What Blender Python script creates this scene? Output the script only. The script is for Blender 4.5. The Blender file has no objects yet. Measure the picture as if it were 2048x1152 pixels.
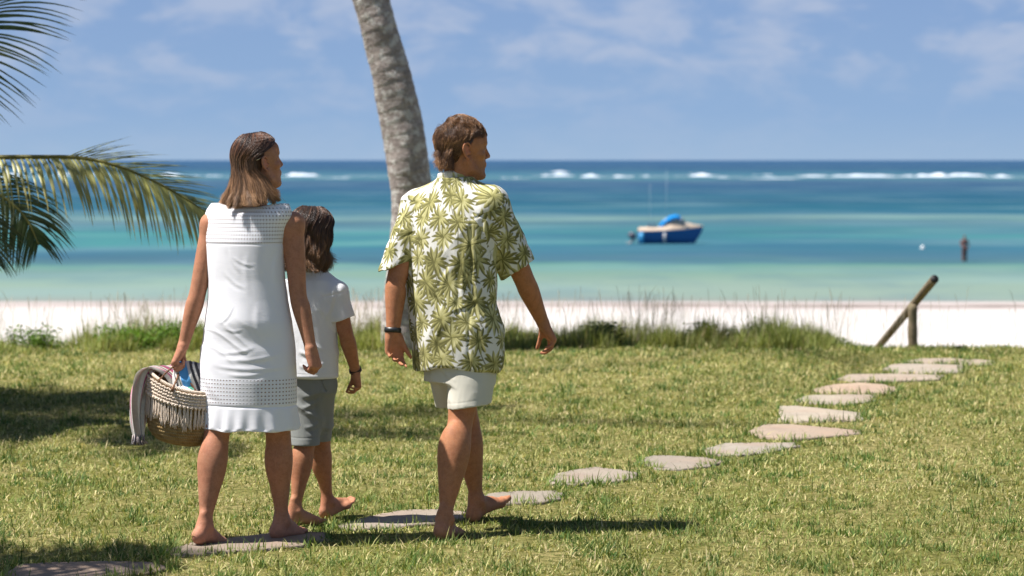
import bpy, math, random
import numpy as np
from mathutils import Vector
RNG = np.random.default_rng(7)
random.seed(7)
R_ = math.radians
scene = bpy.context.scene
COL = scene.collection

# ------------------------------------------------------------------ camera
CAM_Z = 1.6
FPX = 2048 * 85.0 / 36.0          # focal length in photo pixels
cam_d = bpy.data.cameras.new("camera")
cam_d.lens = 85.0
cam_d.sensor_width = 36.0
cam_d.shift_y = -256.0 / 2048.0
cam_d.clip_start = 0.1
cam_d.clip_end = 90000
cam_d.dof.use_dof = True
cam_d.dof.focus_distance = 10.25
cam_d.dof.aperture_fstop = 3.6
cam = bpy.data.objects.new("camera", cam_d)
cam.location = (0, 0, CAM_Z)
cam.rotation_euler = (R_(90), 0, 0)
COL.objects.link(cam)
scene.camera = cam

# ------------------------------------------------------------------ sun, sky, exposure
SUN_TO = Vector((-0.97, -0.17, 1.78)).normalized()      # direction towards the sun
elev = math.asin(SUN_TO.z)
sl = bpy.data.lights.new("sun", 'SUN')
sl.energy = 5.0
sl.angle = R_(0.53)
sl.color = (1.0, 0.965, 0.92)
so = bpy.data.objects.new("sun", sl)
so.rotation_euler = SUN_TO.to_track_quat('Z', 'Y').to_euler()
so.location = (-6, -2, 12)
COL.objects.link(so)

world = bpy.data.worlds.new("World")
scene.world = world
world.use_nodes = True
wn = world.node_tree; wn.nodes.clear()
def WN(t, **kw):
    n = wn.nodes.new(t)
    for k, v in kw.items(): setattr(n, k, v)
    return n
WL = wn.links.new
sky = WN('ShaderNodeTexSky', sky_type='NISHITA', sun_disc=False)
sky.sun_elevation = elev
sky.sun_rotation = math.atan2(SUN_TO.x, SUN_TO.y)
sky.altitude = 0; sky.air_density = 1.0; sky.dust_density = 0.6; sky.ozone_density = 1.5
bg1 = WN('ShaderNodeBackground'); bg1.inputs[1].default_value = 0.05
WL(sky.outputs[0], bg1.inputs[0])
tc = WN('ShaderNodeTexCoord')
sx = WN('ShaderNodeSeparateXYZ'); WL(tc.outputs['Generated'], sx.inputs[0])
# low sky: soft blue with thin scattered cloud, by direction
ramp = WN('ShaderNodeValToRGB')
WL(sx.outputs[2], ramp.inputs[0])
def lin(c):
    c = np.array(c, float) / 255.0
    return np.where(c <= 0.04045, c / 12.92, ((c + 0.055) / 1.055) ** 2.4)
EXPO = 0.92
def skyc(c): return tuple(lin(c) / 2 ** EXPO) + (1,)
els = ramp.color_ramp.elements
els[0].position = 0.0; els[0].color = skyc((160, 187, 217))
els[1].position = 0.12; els[1].color = skyc((112, 145, 200))
e = els.new(0.02); e.color = skyc((146, 177, 215))
e = els.new(0.066); e.color = skyc((137, 167, 210))
mp = WN('ShaderNodeMapping'); mp.inputs['Scale'].default_value = (17, 17, 42); mp.inputs['Location'].default_value = (3.1, 0.4, 1.7)
WL(tc.outputs['Generated'], mp.inputs[0])
cn = WN('ShaderNodeTexNoise'); cn.inputs['Scale'].default_value = 1.6; cn.inputs['Detail'].default_value = 6; cn.inputs['Roughness'].default_value = 0.55
cn.inputs['Distortion'].default_value = 0.3
WL(mp.outputs[0], cn.inputs[0])
cr = WN('ShaderNodeMapRange'); cr.inputs[1].default_value = 0.42; cr.inputs[2].default_value = 0.68
cr.interpolation_type = 'SMOOTHSTEP'
WL(cn.outputs[0], cr.inputs[0])
ce = WN('ShaderNodeMapRange'); ce.inputs[1].default_value = 0.012; ce.inputs[2].default_value = 0.045; ce.inputs[3].default_value = 0.20; ce.inputs[4].default_value = 1.0
WL(sx.outputs[2], ce.inputs[0])
cm = WN('ShaderNodeMath', operation='MULTIPLY'); WL(cr.outputs[0], cm.inputs[0]); WL(ce.outputs[0], cm.inputs[1])
cs = WN('ShaderNodeMath', operation='MULTIPLY'); WL(cm.outputs[0], cs.inputs[0]); cs.inputs[1].default_value = 0.62
mixc = WN('ShaderNodeMixRGB'); WL(cs.outputs[0], mixc.inputs[0]); WL(ramp.outputs[0], mixc.inputs[1])
mixc.inputs[2].default_value = skyc((190, 200, 221))
bg2 = WN('ShaderNodeBackground'); WL(mixc.outputs[0], bg2.inputs[0]); bg2.inputs[1].default_value = 1.0
hf = WN('ShaderNodeMapRange'); hf.inputs[1].default_value = 0.1; hf.inputs[2].default_value = 0.35
WL(sx.outputs[2], hf.inputs[0])
mxs = WN('ShaderNodeMixShader'); WL(hf.outputs[0], mxs.inputs[0]); WL(bg2.outputs[0], mxs.inputs[1]); WL(bg1.outputs[0], mxs.inputs[2])
wo = WN('ShaderNodeOutputWorld'); WL(mxs.outputs[0], wo.inputs[0])

scene.view_settings.view_transform = 'Standard'
scene.view_settings.look = 'None'
scene.view_settings.gamma = 1.0
scene.view_settings.use_curve_mapping = False
scene.view_settings.exposure = EXPO
scene.render.engine = 'CYCLES'
scene.cycles.use_denoising = True
scene.cycles.max_bounces = 6
scene.cycles.transparent_max_bounces = 12
scene.cycles.sample_clamp_indirect = 4.0

def P(px, py, Y):
    """point seen at photo pixel px,py standing Y metres away"""
    return np.array([(px - 1024.0) / FPX * Y, Y, CAM_Z - (py - 320.0) / FPX * Y])

# ------------------------------------------------------------------ object helpers
def tag(o, label=None, cat=None, group=None, kind=None):
    if label: o['label'] = label
    if cat: o['category'] = cat
    if group: o['group'] = group
    if kind: o['kind'] = kind
    return o

def empty(name, loc=(0, 0, 0)):
    o = bpy.data.objects.new(name, None)
    o.empty_display_size = 0.2
    o.location = [float(v) for v in loc]
    COL.objects.link(o)
    return o

def mk(name, V, F, mat, parent=None, col=None, smooth=True, uv=None):
    """F: list of int arrays (n,3) / (n,4), or one such array.  Vertices are in world space."""
    V = np.asarray(V, np.float32).reshape(-1, 3)
    if not isinstance(F, (list, tuple)): F = [F]
    F = [np.asarray(f, np.int32) for f in F if len(f)]
    if parent is not None:
        b = np.array(parent.location, np.float32)
        pp = parent.parent
        while pp is not None:
            b = b + np.array(pp.location, np.float32); pp = pp.parent
        V = V - b
    me = bpy.data.meshes.new(name)
    me.vertices.add(len(V)); me.vertices.foreach_set('co', V.ravel())
    loops = np.concatenate([f.ravel() for f in F])
    sizes = np.concatenate([np.full(len(f), f.shape[1], np.int32) for f in F])
    starts = np.concatenate([[0], np.cumsum(sizes)[:-1]]).astype(np.int32)
    me.loops.add(len(loops)); me.loops.foreach_set('vertex_index', loops)
    me.polygons.add(len(sizes)); me.polygons.foreach_set('loop_start', starts)
    me.polygons.foreach_set('loop_total', sizes)
    if smooth: me.polygons.foreach_set('use_smooth', np.ones(len(sizes), bool))
    me.update(calc_edges=True)
    if col is not None:
        a = me.color_attributes.new('Col', 'FLOAT_COLOR', 'POINT')
        c = np.ones((len(V), 4), np.float32); c[:, :3] = col
        a.data.foreach_set('color', c.ravel())
    if uv is not None:
        a = me.attributes.new('uvp', 'FLOAT_VECTOR', 'POINT')
        a.data.foreach_set('vector', np.asarray(uv, np.float32).ravel())
    me.validate()
    if mat: me.materials.append(mat)
    o = bpy.data.objects.new(name, me)
    COL.objects.link(o)
    if parent is not None: o.parent = parent
    return o

def rebase(o, loc):
    """put the origin of a parentless mesh object at loc, keeping it in place"""
    loc = np.array(loc, np.float32)
    n = len(o.data.vertices); v = np.empty(n * 3, np.float32)
    o.data.vertices.foreach_get('co', v)
    v = v.reshape(-1, 3) - loc
    o.data.vertices.foreach_set('co', v.ravel()); o.data.update()
    o.location = [float(x) for x in loc]

class MB:
    """collects boxes / tubes / lofts into one mesh"""
    def __init__(s): s.V = []; s.Q = []; s.T = []; s.C = []; s.n = 0
    def add(s, V, Q=None, T=None, c=None):
        V = np.asarray(V, float).reshape(-1, 3)
        s.V.append(V)
        if Q is not None and len(Q): s.Q.append(np.asarray(Q, int) + s.n)
        if T is not None and len(T): s.T.append(np.asarray(T, int) + s.n)
        cc = np.ones((len(V), 3)) if c is None else np.broadcast_to(np.asarray(c, float), (len(V), 3))
        s.C.append(cc); s.n += len(V)
    def box(s, lo, hi, c=None):
        x0, y0, z0 = lo; x1, y1, z1 = hi
        V = [(x0,y0,z0),(x1,y0,z0),(x1,y1,z0),(x0,y1,z0),(x0,y0,z1),(x1,y0,z1),(x1,y1,z1),(x0,y1,z1)]
        s.add(V, [(0,3,2,1),(4,5,6,7),(0,1,5,4),(1,2,6,5),(2,3,7,6),(3,0,4,7)], c=c)
    def tube(s, pts, rad, n=8, cap=True, c=None):
        pts = np.asarray(pts, float); m = len(pts)
        rad = np.broadcast_to(np.asarray(rad, float), (m,))
        t = np.gradient(pts, axis=0); t /= np.linalg.norm(t, axis=1)[:, None] + 1e-12
        ref = np.array([0, 0, 1.0]) if abs(t[0][2]) < 0.9 else np.array([1.0, 0, 0])
        V = []
        a = np.cross(t[0], ref); a /= np.linalg.norm(a)
        for i in range(m):
            a = a - t[i] * np.dot(a, t[i]); a /= np.linalg.norm(a)
            b = np.cross(t[i], a)
            th = np.arange(n) * 2 * np.pi / n
            V.append(pts[i] + rad[i] * (np.cos(th)[:, None] * a + np.sin(th)[:, None] * b))
        V = np.concatenate(V)
        i, j = np.meshgrid(np.arange(m - 1), np.arange(n), indexing='ij')
        i = i.ravel(); j = j.ravel(); k = (j + 1) % n
        Q = np.stack([i * n + j, i * n + k, (i + 1) * n + k, (i + 1) * n + j], 1)
        T = []
        if cap:
            V = np.concatenate([V, [pts[0]], [pts[-1]]]); c0 = m * n
            for q in range(n):
                T.append((c0, (q + 1) % n, q)); T.append((c0 + 1, (m - 1) * n + q, (m - 1) * n + (q + 1) % n))
        cc = None
        if c is not None:
            c = np.asarray(c, float)
            if c.ndim == 2:
                cc = np.repeat(c, n, 0)
                if cap: cc = np.concatenate([cc, [c[0]], [c[-1]]])
            else: cc = c
        s.add(V, Q, T, cc)
    def grid(s, G, c=None, closed=False):
        G = np.asarray(G, float); a, b = G.shape[:2]
        i, j = np.meshgrid(np.arange(a - 1), np.arange(b if closed else b - 1), indexing='ij')
        i = i.ravel(); j = j.ravel(); k = (j + 1) % b
        Q = np.stack([i * b + j, i * b + k, (i + 1) * b + k, (i + 1) * b + j], 1)
        s.add(G.reshape(-1, 3), Q, c=None if c is None else np.asarray(c, float).reshape(-1, 3))
    def build(s, name, mat, parent=None, smooth=True, col=True):
        F = []
        if s.Q: F.append(np.concatenate(s.Q))
        if s.T: F.append(np.concatenate(s.T))
        return mk(name, np.concatenate(s.V), F, mat, parent, np.concatenate(s.C) if col else None, smooth)

def catmull(pts, n):
    pts = np.asarray(pts, float)
    p = np.concatenate([[2 * pts[0] - pts[1]], pts, [2 * pts[-1] - pts[-2]]])
    m = len(pts) - 1
    u = np.linspace(0, m, n); i = np.minimum(u.astype(int), m - 1); t = (u - i)[:, None]
    a, b, c, d = p[i], p[i + 1], p[i + 2], p[i + 3]
    return 0.5 * (2 * b + (c - a) * t + (2 * a - 5 * b + 4 * c - d) * t ** 2 + (3 * b - a - 3 * c + d) * t ** 3)

# ------------------------------------------------------------------ noise
_TAB = np.random.default_rng(3).random((32, 32, 32)).astype(np.float32)
def vnoise(p, seed=0):
    p = np.asarray(p, np.float32) + np.float32(seed * 7.31)
    i = np.floor(p).astype(np.int32); f = p - i; f = f * f * (3 - 2 * f); i &= 31; j = (i + 1) & 31
    x0, y0, z0 = i[..., 0], i[..., 1], i[..., 2]; x1, y1, z1 = j[..., 0], j[..., 1], j[..., 2]
    fx, fy, fz = f[..., 0], f[..., 1], f[..., 2]
    def L(a, b, t): return a + (b - a) * t
    v = L(L(L(_TAB[x0, y0, z0], _TAB[x1, y0, z0], fx), L(_TAB[x0, y1, z0], _TAB[x1, y1, z0], fx), fy),
          L(L(_TAB[x0, y0, z1], _TAB[x1, y0, z1], fx), L(_TAB[x0, y1, z1], _TAB[x1, y1, z1], fx), fy), fz)
    return v * 2 - 1
def fbm(p, o=3, seed=0):
    s = 0; a = 1.0; t = 0
    for k in range(o):
        s = s + a * vnoise(np.asarray(p) * (2.03 ** k), seed + k); t += a; a *= 0.5
    return s / t

# ------------------------------------------------------------------ implicit sculpting
def unit(v):
    v = np.asarray(v, float); return v / (np.linalg.norm(v) + 1e-12)

class Sculpt:
    def __init__(s): s.ops = []; s.disp = []
    def put(s, fn, lo, hi, k, op): s.ops.append((fn, np.array(lo, float), np.array(hi, float), k, op)); return s
    def cone(s, a, b, ra, rb, k=0.01, op='u', ax=None, sq=1.0):
        a = np.array(a, float); b = np.array(b, float); ab = b - a; L2 = float(ab @ ab) + 1e-12
        m = max(ra, rb) * max(1.0, 1.0 / sq)
        lo = np.minimum(a, b) - m; hi = np.maximum(a, b) + m
        if ax is not None: ax = unit(ax)
        def fn(X, Y, Z):
            t = ((X - a[0]) * ab[0] + (Y - a[1]) * ab[1] + (Z - a[2]) * ab[2]) / L2
            t = np.clip(t, 0, 1)
            qx = X - a[0] - t * ab[0]; qy = Y - a[1] - t * ab[1]; qz = Z - a[2] - t * ab[2]
            d2 = qx * qx + qy * qy + qz * qz
            if ax is not None:
                d2 = d2 + (sq * sq - 1) * (qx * ax[0] + qy * ax[1] + qz * ax[2]) ** 2
            return np.sqrt(np.maximum(d2, 1e-12)) - (ra + (rb - ra) * t)
        return s.put(fn, lo, hi, k, op)
    def chain(s, pts, rads, k=0.01, op='u', ax=None, sq=1.0):
        pr = catmull(np.concatenate([np.asarray(pts, float), np.asarray(rads, float)[:, None]], 1), (len(pts) - 1) * 9 + 1)
        A = pr[:, :3]; Rr = pr[:, 3]; m = Rr.max() * max(1.0, 1.0 / sq)
        if ax is not None: ax = unit(ax)
        def fn(X, Y, Z):
            D = None
            for i in range(len(A) - 1):
                a = A[i]; ab = A[i + 1] - a; L2 = float(ab @ ab) + 1e-12
                t = np.clip(((X - a[0]) * ab[0] + (Y - a[1]) * ab[1] + (Z - a[2]) * ab[2]) / L2, 0, 1)
                qx = X - a[0] - t * ab[0]; qy = Y - a[1] - t * ab[1]; qz = Z - a[2] - t * ab[2]
                d2 = qx * qx + qy * qy + qz * qz
                if ax is not None: d2 = d2 + (sq * sq - 1) * (qx * ax[0] + qy * ax[1] + qz * ax[2]) ** 2
                d = np.sqrt(np.maximum(d2, 1e-12)) - (Rr[i] + (Rr[i + 1] - Rr[i]) * t)
                D = d if D is None else np.minimum(D, d)
            return D
        return s.put(fn, A.min(0) - m, A.max(0) + m, k, op)
    def ball(s, c, r, k=0.01, op='u', M=None):
        c = np.array(c, float); r = np.broadcast_to(np.asarray(r, float), (3,))
        M = np.eye(3) if M is None else np.asarray(M, float)       # columns = local axes
        ext = np.sqrt(((M * r) ** 2).sum(1))
        def fn(X, Y, Z):
            x = X - c[0]; y = Y - c[1]; z = Z - c[2]
            k0 = 0; k1 = 0
            for i in range(3):
                q = x * M[0, i] + y * M[1, i] + z * M[2, i]
                k0 = k0 + (q / r[i]) ** 2; k1 = k1 + (q / r[i] ** 2) ** 2
            k0 = np.sqrt(k0) + 1e-6; k1 = np.sqrt(k1) + 1e-6
            return k0 * (k0 - 1) / k1
        return s.put(fn, c - ext, c + ext, k, op)
    def loft(s, sec, yaw=0.0, k=0.01, op='u', e=2.0, top=0.0):
        """sec rows: z, cx, cy, rx, ry (descending or ascending z)"""
        sec = np.array(sorted([list(r) for r in sec]), float)
        zz = np.linspace(sec[0, 0], sec[-1, 0], 200)
        cols = [np.interp(zz, sec[:, 0], sec[:, i]) for i in range(1, 5)]
        w = 9; ker = np.hanning(w + 2)[1:-1]; ker /= ker.sum()
        cols = [np.convolve(np.pad(c, w // 2, mode='edge'), ker, 'valid') for c in cols]
        c_, s_ = math.cos(yaw), math.sin(yaw)
        z0, z1 = sec[0, 0], sec[-1, 0]
        R = max(sec[:, 3].max(), sec[:, 4].max())
        lo = [sec[:, 1].min() - R, sec[:, 2].min() - R, z0]; hi = [sec[:, 1].max() + R, sec[:, 2].max() + R, z1]
        def fn(X, Y, Z):
            cx, cy, rx, ry = [np.interp(Z.ravel(), zz, c).reshape(Z.shape) for c in cols]
            x = X - cx; y = Y - cy
            u = np.abs(x * c_ + y * s_) / rx; v = np.abs(-x * s_ + y * c_) / ry
            if e == 2.0: g = np.sqrt(u * u + v * v)
            else: g = (u ** e + v ** e) ** (1 / e)
            d = (g - 1) * np.minimum(rx, ry)
            return np.maximum(d, np.maximum(z0 - Z, Z - z1))
        return s.put(fn, lo, hi, k, op)
    def halfspace(s, pt, nrm, op='s', k=0.0, lo=None, hi=None):
        pt = np.array(pt, float); nrm = unit(nrm)
        def fn(X, Y, Z): return (X - pt[0]) * nrm[0] + (Y - pt[1]) * nrm[1] + (Z - pt[2]) * nrm[2]
        return s.put(fn, lo, hi, k, op)
    def grid(s, h):
        us = [o for o in s.ops if o[4] == 'u']
        lo = np.min([o[1] for o in us], 0) - 5 * h; hi = np.max([o[2] for o in us], 0) + 5 * h
        n = np.ceil((hi - lo) / h).astype(int) + 1
        D = np.full(n, 0.2, np.float32)
        axes = [(lo[i] + h * np.arange(n[i])).astype(np.float32) for i in range(3)]
        for fn, a, b, k, op in s.ops:
            pad = k + 3 * h
            i0 = np.clip(np.floor((a - pad - lo) / h).astype(int), 0, n); i1 = np.clip(np.ceil((b + pad - lo) / h).astype(int) + 1, 0, n)
            if (i1 <= i0).any(): continue
            sl = tuple(slice(i0[i], i1[i]) for i in range(3))
            X = axes[0][sl[0]][:, None, None]; Y = axes[1][sl[1]][None, :, None]; Z = axes[2][sl[2]][None, None, :]
            d = fn(X, Y, Z).astype(np.float32); A = D[sl]
            d = np.broadcast_to(d, A.shape)
            if op == 'u': x, y, sg = A, d, 1
            else: x, y, sg = -A, d, -1
            if op == 'x': x, y, sg = -A, -d, -1
            m = np.minimum(x, y)
            if k > 0:
                g = np.maximum(k - np.abs(x - y), 0) / k
                m = m - g * g * k * 0.25
            D[sl] = sg * m
        for fn, band in s.disp:
            I = np.nonzero(np.abs(D) < band)
            p = np.stack([axes[i][I[i]] for i in range(3)], 1)
            D[I] -= fn(p).astype(np.float32)
        return D, lo, h
    def mesh(s, h, smooth=1, more=None):
        D, lo, h = s.grid(h)
        return nets(D, lo, h, smooth, more)

def nets(D, lo, h, smooth=1, more=None):
    neg = (D < 0)
    a = neg.view(np.int8)
    c = a[:-1] + a[1:]; c = c[:, :-1] + c[:, 1:]; c = c[:, :, :-1] + c[:, :, 1:]
    act = (c > 0) & (c < 8)
    I = np.stack(np.nonzero(act), 1)
    ids = np.full(act.shape, -1, np.int32); ids[act] = np.arange(len(I))
    off = np.array([(x, y, z) for x in (0, 1) for y in (0, 1) for z in (0, 1)])
    val = [D[I[:, 0] + o[0], I[:, 1] + o[1], I[:, 2] + o[2]] for o in off]
    acc = np.zeros((len(I), 3), np.float32); cnt = np.zeros(len(I), np.float32)
    for i in range(8):
        for ax in range(3):
            if off[i][ax]: continue
            o2 = off[i].copy(); o2[ax] = 1
            j = int(o2[0] * 4 + o2[1] * 2 + o2[2])
            v0, v1 = val[i], val[j]
            m = (v0 < 0) != (v1 < 0)
            t = np.where(m, v0 / np.where(m, v0 - v1, 1), 0)
            pt = np.repeat(off[i][None].astype(np.float32), len(I), 0); pt[:, ax] = t
            acc += pt * m[:, None]; cnt += m
    V = (I + acc / cnt[:, None]) * h + lo
    Q = []
    for ax in range(3):
        b, cc = [(1, 2), (2, 0), (0, 1)][ax]
        sl0 = [slice(None)] * 3; sl1 = [slice(None)] * 3
        sl0[ax] = slice(0, -1); sl1[ax] = slice(1, None)
        n0, n1 = neg[tuple(sl0)], neg[tuple(sl1)]
        E = np.stack(np.nonzero(n0 != n1), 1)
        ok = (E[:, b] > 0) & (E[:, cc] > 0) & (E[:, b] < ids.shape[b]) & (E[:, cc] < ids.shape[cc])
        E = E[ok]
        s0 = n0[E[:, 0], E[:, 1], E[:, 2]]
        def g(db, dc):
            F = E.copy(); F[:, b] -= db; F[:, cc] -= dc
            return ids[F[:, 0], F[:, 1], F[:, 2]]
        q = np.stack([g(1, 1), g(0, 1), g(0, 0), g(1, 0)], 1)
        q[~s0] = q[~s0][:, ::-1]
        Q.append(q)
    Q = np.concatenate(Q)
    msk = None
    for it in range(smooth + (14 if more else 0)):
        if it >= smooth and msk is None: msk = more(V)[:, None]
        e = np.concatenate([Q[:, [0, 1]], Q[:, [1, 2]], Q[:, [2, 3]], Q[:, [3, 0]]])
        w = np.bincount(e[:, 0], minlength=len(V)) + np.bincount(e[:, 1], minlength=len(V))
        A = np.stack([np.bincount(e[:, 0], V[e[:, 1], i], len(V)) + np.bincount(e[:, 1], V[e[:, 0], i], len(V)) for i in range(3)], 1)
        W = 0.5 if it < smooth else 0.6 * msk
        V = V * (1 - W) + W * A / np.maximum(w, 1)[:, None]
    return V, Q

# ------------------------------------------------------------------ material helper
class Mat:
    def __init__(s, name):
        s.m = bpy.data.materials.new(name); s.m.use_nodes = True
        s.t = s.m.node_tree; s.t.nodes.clear()
        s.out = s.n('ShaderNodeOutputMaterial')
    def n(s, t, ins=None, **kw):
        n = s.t.nodes.new(t)
        for k, v in kw.items(): setattr(n, k, v)
        for k, v in (ins or {}).items():
            if hasattr(v, 'is_linked') or isinstance(v, bpy.types.NodeSocket): s.t.links.new(v, n.inputs[k])
            elif isinstance(v, (tuple, list)) and len(v) == 3 and n.inputs[k].type == 'RGBA': n.inputs[k].default_value = tuple(v) + (1,)
            else: n.inputs[k].default_value = v
        return n
    def noise(s, co, scale, detail=4, rough=0.5, dist=0.0):
        return s.n('ShaderNodeTexNoise', {'Vector': co, 'Scale': scale, 'Detail': detail, 'Roughness': rough, 'Distortion': dist}).outputs[0]
    def obj(s): return s.n('ShaderNodeTexCoord').outputs['Object']
    def pos(s): return s.n('ShaderNodeNewGeometry').outputs['Position']
    def map(s, co, scale=(1, 1, 1), loc=(0, 0, 0), rot=(0, 0, 0)):
        return s.n('ShaderNodeMapping', {'Vector': co, 'Scale': scale, 'Location': loc, 'Rotation': rot}).outputs[0]
    def math(s, op, a, b=0.0, c=0.0, clamp=False):
        n = s.n('ShaderNodeMath', {0: a, 1: b, 2: c}, operation=op); n.use_clamp = clamp
        return n.outputs[0]
    def mr(s, v, a, b, c=0.0, d=1.0):
        return s.n('ShaderNodeMapRange', {0: v, 1: a, 2: b, 3: c, 4: d}).outputs[0]
    def ramp(s, v, stops, interp='LINEAR'):
        r = s.n('ShaderNodeValToRGB', {0: v}); r.color_ramp.interpolation = interp
        el = r.color_ramp.elements
        while len(el) > 1: el.remove(el[-1])
        el[0].position = stops[0][0]; el[0].color = tuple(stops[0][1]) + (1,)
        for p, c in stops[1:]:
            e = el.new(p); e.color = tuple(c) + (1,)
        return r.outputs[0]
    def mix(s, f, a, b, mode='MIX'):
        return s.n('ShaderNodeMixRGB', {0: f, 1: a, 2: b}, blend_type=mode).outputs[0]
    def attr(s, name='Col'): return s.n('ShaderNodeAttribute', attribute_name=name).outputs['Color']
    def bump(s, h, strength=0.3, dist=0.002):
        return s.n('ShaderNodeBump', {'Height': h, 'Strength': strength, 'Distance': dist}).outputs[0]
    def bsdf(s, color, rough=0.6, spec=0.5, normal=None, **kw):
        ins = {'Base Color': color, 'Roughness': rough, 'Specular IOR Level': spec}
        if normal is not None: ins['Normal'] = normal
        ins.update(kw)
        return s.n('ShaderNodeBsdfPrincipled', ins).outputs[0]
    def done(s, sh):
        s.t.links.new(sh, s.out.inputs[0]); return s.m
    def trans(s, sh, color, f=0.25, normal=None):
        t = s.n('ShaderNodeBsdfTranslucent', {'Color': color}).outputs[0]
        return s.n('ShaderNodeMixShader', {0: f, 1: sh, 2: t}).outputs[0]
# ================================================================== SETTING
def K(c, k=2.4):
    return tuple(float(v) for v in lin(c) / (k * np.array([.97, 1.0, 1.16])))

# ---------------- lawn (flat, then a grassy bank down to the beach)
EDGE = 20.6
def edge_y(x): return EDGE + .25 * np.sin(x * .55 + 1) + .12 * np.sin(x * 1.7) + .12 * np.clip((x - 2.5) / 2, 0, 1)
def ground_z(x, y):
    e = edge_y(x)
    z = .012 * vnoise(np.stack([x * .9, y * .9, x * 0], -1), 3) + .020 * vnoise(np.stack([x * .25, y * .25, x * 0], -1), 5)
    t = np.clip((y - e) / 9.0, 0, 1)
    return z - 3.9 * (t * t * (3 - 2 * t)) - .10 * np.clip((y - e) / .5, 0, 1)
def flatten_near(x, y, z):          # keep the walkers' ground and the path level
    w = np.exp(-((y - 10.4) / 2.2) ** 2 - ((x + .6) / 2.4) ** 2)
    return z * (1 - w)
def GZ(x, y):
    x = np.asarray(x, float); y = np.asarray(y, float)
    return flatten_near(x, y, ground_z(x, y))

xs = np.concatenate([np.linspace(-60, -9, 30), np.linspace(-8.8, 8.8, 200), np.linspace(9, 60, 30)])
ys = np.concatenate([np.linspace(-12, 5.8, 24), np.linspace(6, 21, 170), np.linspace(21.1, 31, 40)])
X, Y = np.meshgrid(xs, ys, indexing='ij')
G = np.stack([X, Y, GZ(X, Y)], -1)
m = Mat('lawn_soil'); o = m.pos()
n1 = m.noise(o, 1.1, 4); n2 = m.noise(o, 22, 4, .65); n3 = m.noise(o, 150, 3, .7)
c = m.mix(m.mr(n1, .4, .62), (.24, .225, .065), (.38, .32, .13))
c = m.mix(m.mr(n2, .42, .62), c, (.100, .110, .024))
c = m.mix(m.mr(n3, .5, .68, 0, .55), c, (.30, .25, .12))
mb = MB(); mb.grid(G); lawn = mb.build('lawn', m.done(m.bsdf(c, .95, .05, m.bump(m.math('ADD', n3, n2), .8, .03))), col=False)
tag(lawn, kind='structure', label='sunlit coarse grass lawn with paler straw coloured patches')

# ---------------- beach
xs = np.linspace(-300, 300, 160); ys = np.concatenate([np.linspace(28, 105, 60), np.linspace(106, 240, 40)])
X, Y = np.meshgrid(xs, ys, indexing='ij')
SEA = CAM_Z - 6.5
Z = np.interp(Y, [28, 60, 96, 110, 125, 240], [-4.05, -4.25, -4.55, SEA + .03, SEA - .45, SEA - 1.6]) + .035 * vnoise(np.stack([X * .25, Y * .25, X * 0], -1), 4) * (Y < 100)
m = Mat('white_sand'); o = m.pos(); yy = m.n('ShaderNodeSeparateXYZ', {0: o}).outputs[1]
wob = m.noise(m.map(o, (.05, .1, .1)), 1.0, 3); fine = m.noise(m.map(o, (1, .6, 1)), 3.0, 4, .6)
ya = m.math('ADD', yy, m.math('MULTIPLY', m.math('SUBTRACT', wob, .5), 8.0))
c = m.mix(m.mr(fine, .35, .7, 0, .35), (.475, .445, .42), (.40, .37, .34))
wet = m.mr(ya, 97, 104)
c = m.mix(wet, c, (.40, .35, .33))
weed = m.math('MULTIPLY', m.mr(m.math('ABSOLUTE', m.math('SUBTRACT', ya, 106.2)), 2.4, .6), m.mr(m.noise(m.map(o, (.16, .9, 1)), 1.0, 4, .65), .40, .58))
c = m.mix(weed, c, (.10, .075, .06))
mb = MB(); mb.grid(np.stack([X, Y, Z], -1)); beach = mb.build('beach', m.done(m.bsdf(c, .9, .1, m.bump(fine, .3, .05))), col=False)
tag(beach, kind='structure', label='wide band of white sand below the lawn with dark weed at the waterline')

# ---------------- sea
m = Mat('reef_lagoon_water'); o = m.pos(); sp = m.n('ShaderNodeSeparateXYZ', {0: o})
Yc = sp.outputs[1]
# distance bands (metres offshore) read through a reciprocal so near and far are equally fine
nA = m.noise(m.map(o, (.018, .020, 1)), 1.0, 4, .55); nB = m.noise(m.map(o, (.07, .09, 1)), 1.0, 4, .6); nL = m.noise(m.map(o, (.0018, .006, 1)), 1.0, 3)
u = m.math('DIVIDE', 31434.0, Yc)
u = m.math('ADD', u, m.math('MULTIPLY', m.math('MULTIPLY', m.math('SUBTRACT', nA, .5), u), .26))
u = m.math('ADD', u, m.math('MULTIPLY', m.math('MULTIPLY', m.math('SUBTRACT', nB, .5), u), .09))
stops = [(0, (62, 112, 172)), (3, (40, 90, 150)), (18, (36, 88, 138)), (29, (58, 122, 158)), (38, (80, 136, 160)), (43, (58, 98, 146)), (56, (44, 96, 142)), (72, (36, 104, 142)), (88, (34, 108, 140)), (104, (48, 116, 150)),
         (110, (104, 148, 166)), (118, (132, 172, 176)), (126, (92, 134, 158)), (134, (78, 138, 160)), (146, (78, 156, 168)), (158, (74, 142, 166)), (172, (70, 138, 166)), (188, (74, 128, 158)), (200, (84, 130, 156)), (207, (84, 134, 152)), (211, (112, 168, 164)), (222, (138, 176, 170)),
         (245, (158, 188, 180)), (262, (164, 190, 185)), (276, (164, 188, 184)), (284, (172, 180, 180)), (292, (172, 172, 170))]
KW = 2.35
def wramp(stops):
    # one colour ramp holds 32 stops
    return m.ramp(m.math('DIVIDE', u, 300.0), [(p / 300.0, K(c_, KW)) for p, c_ in stops])
c = wramp(stops)
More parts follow.
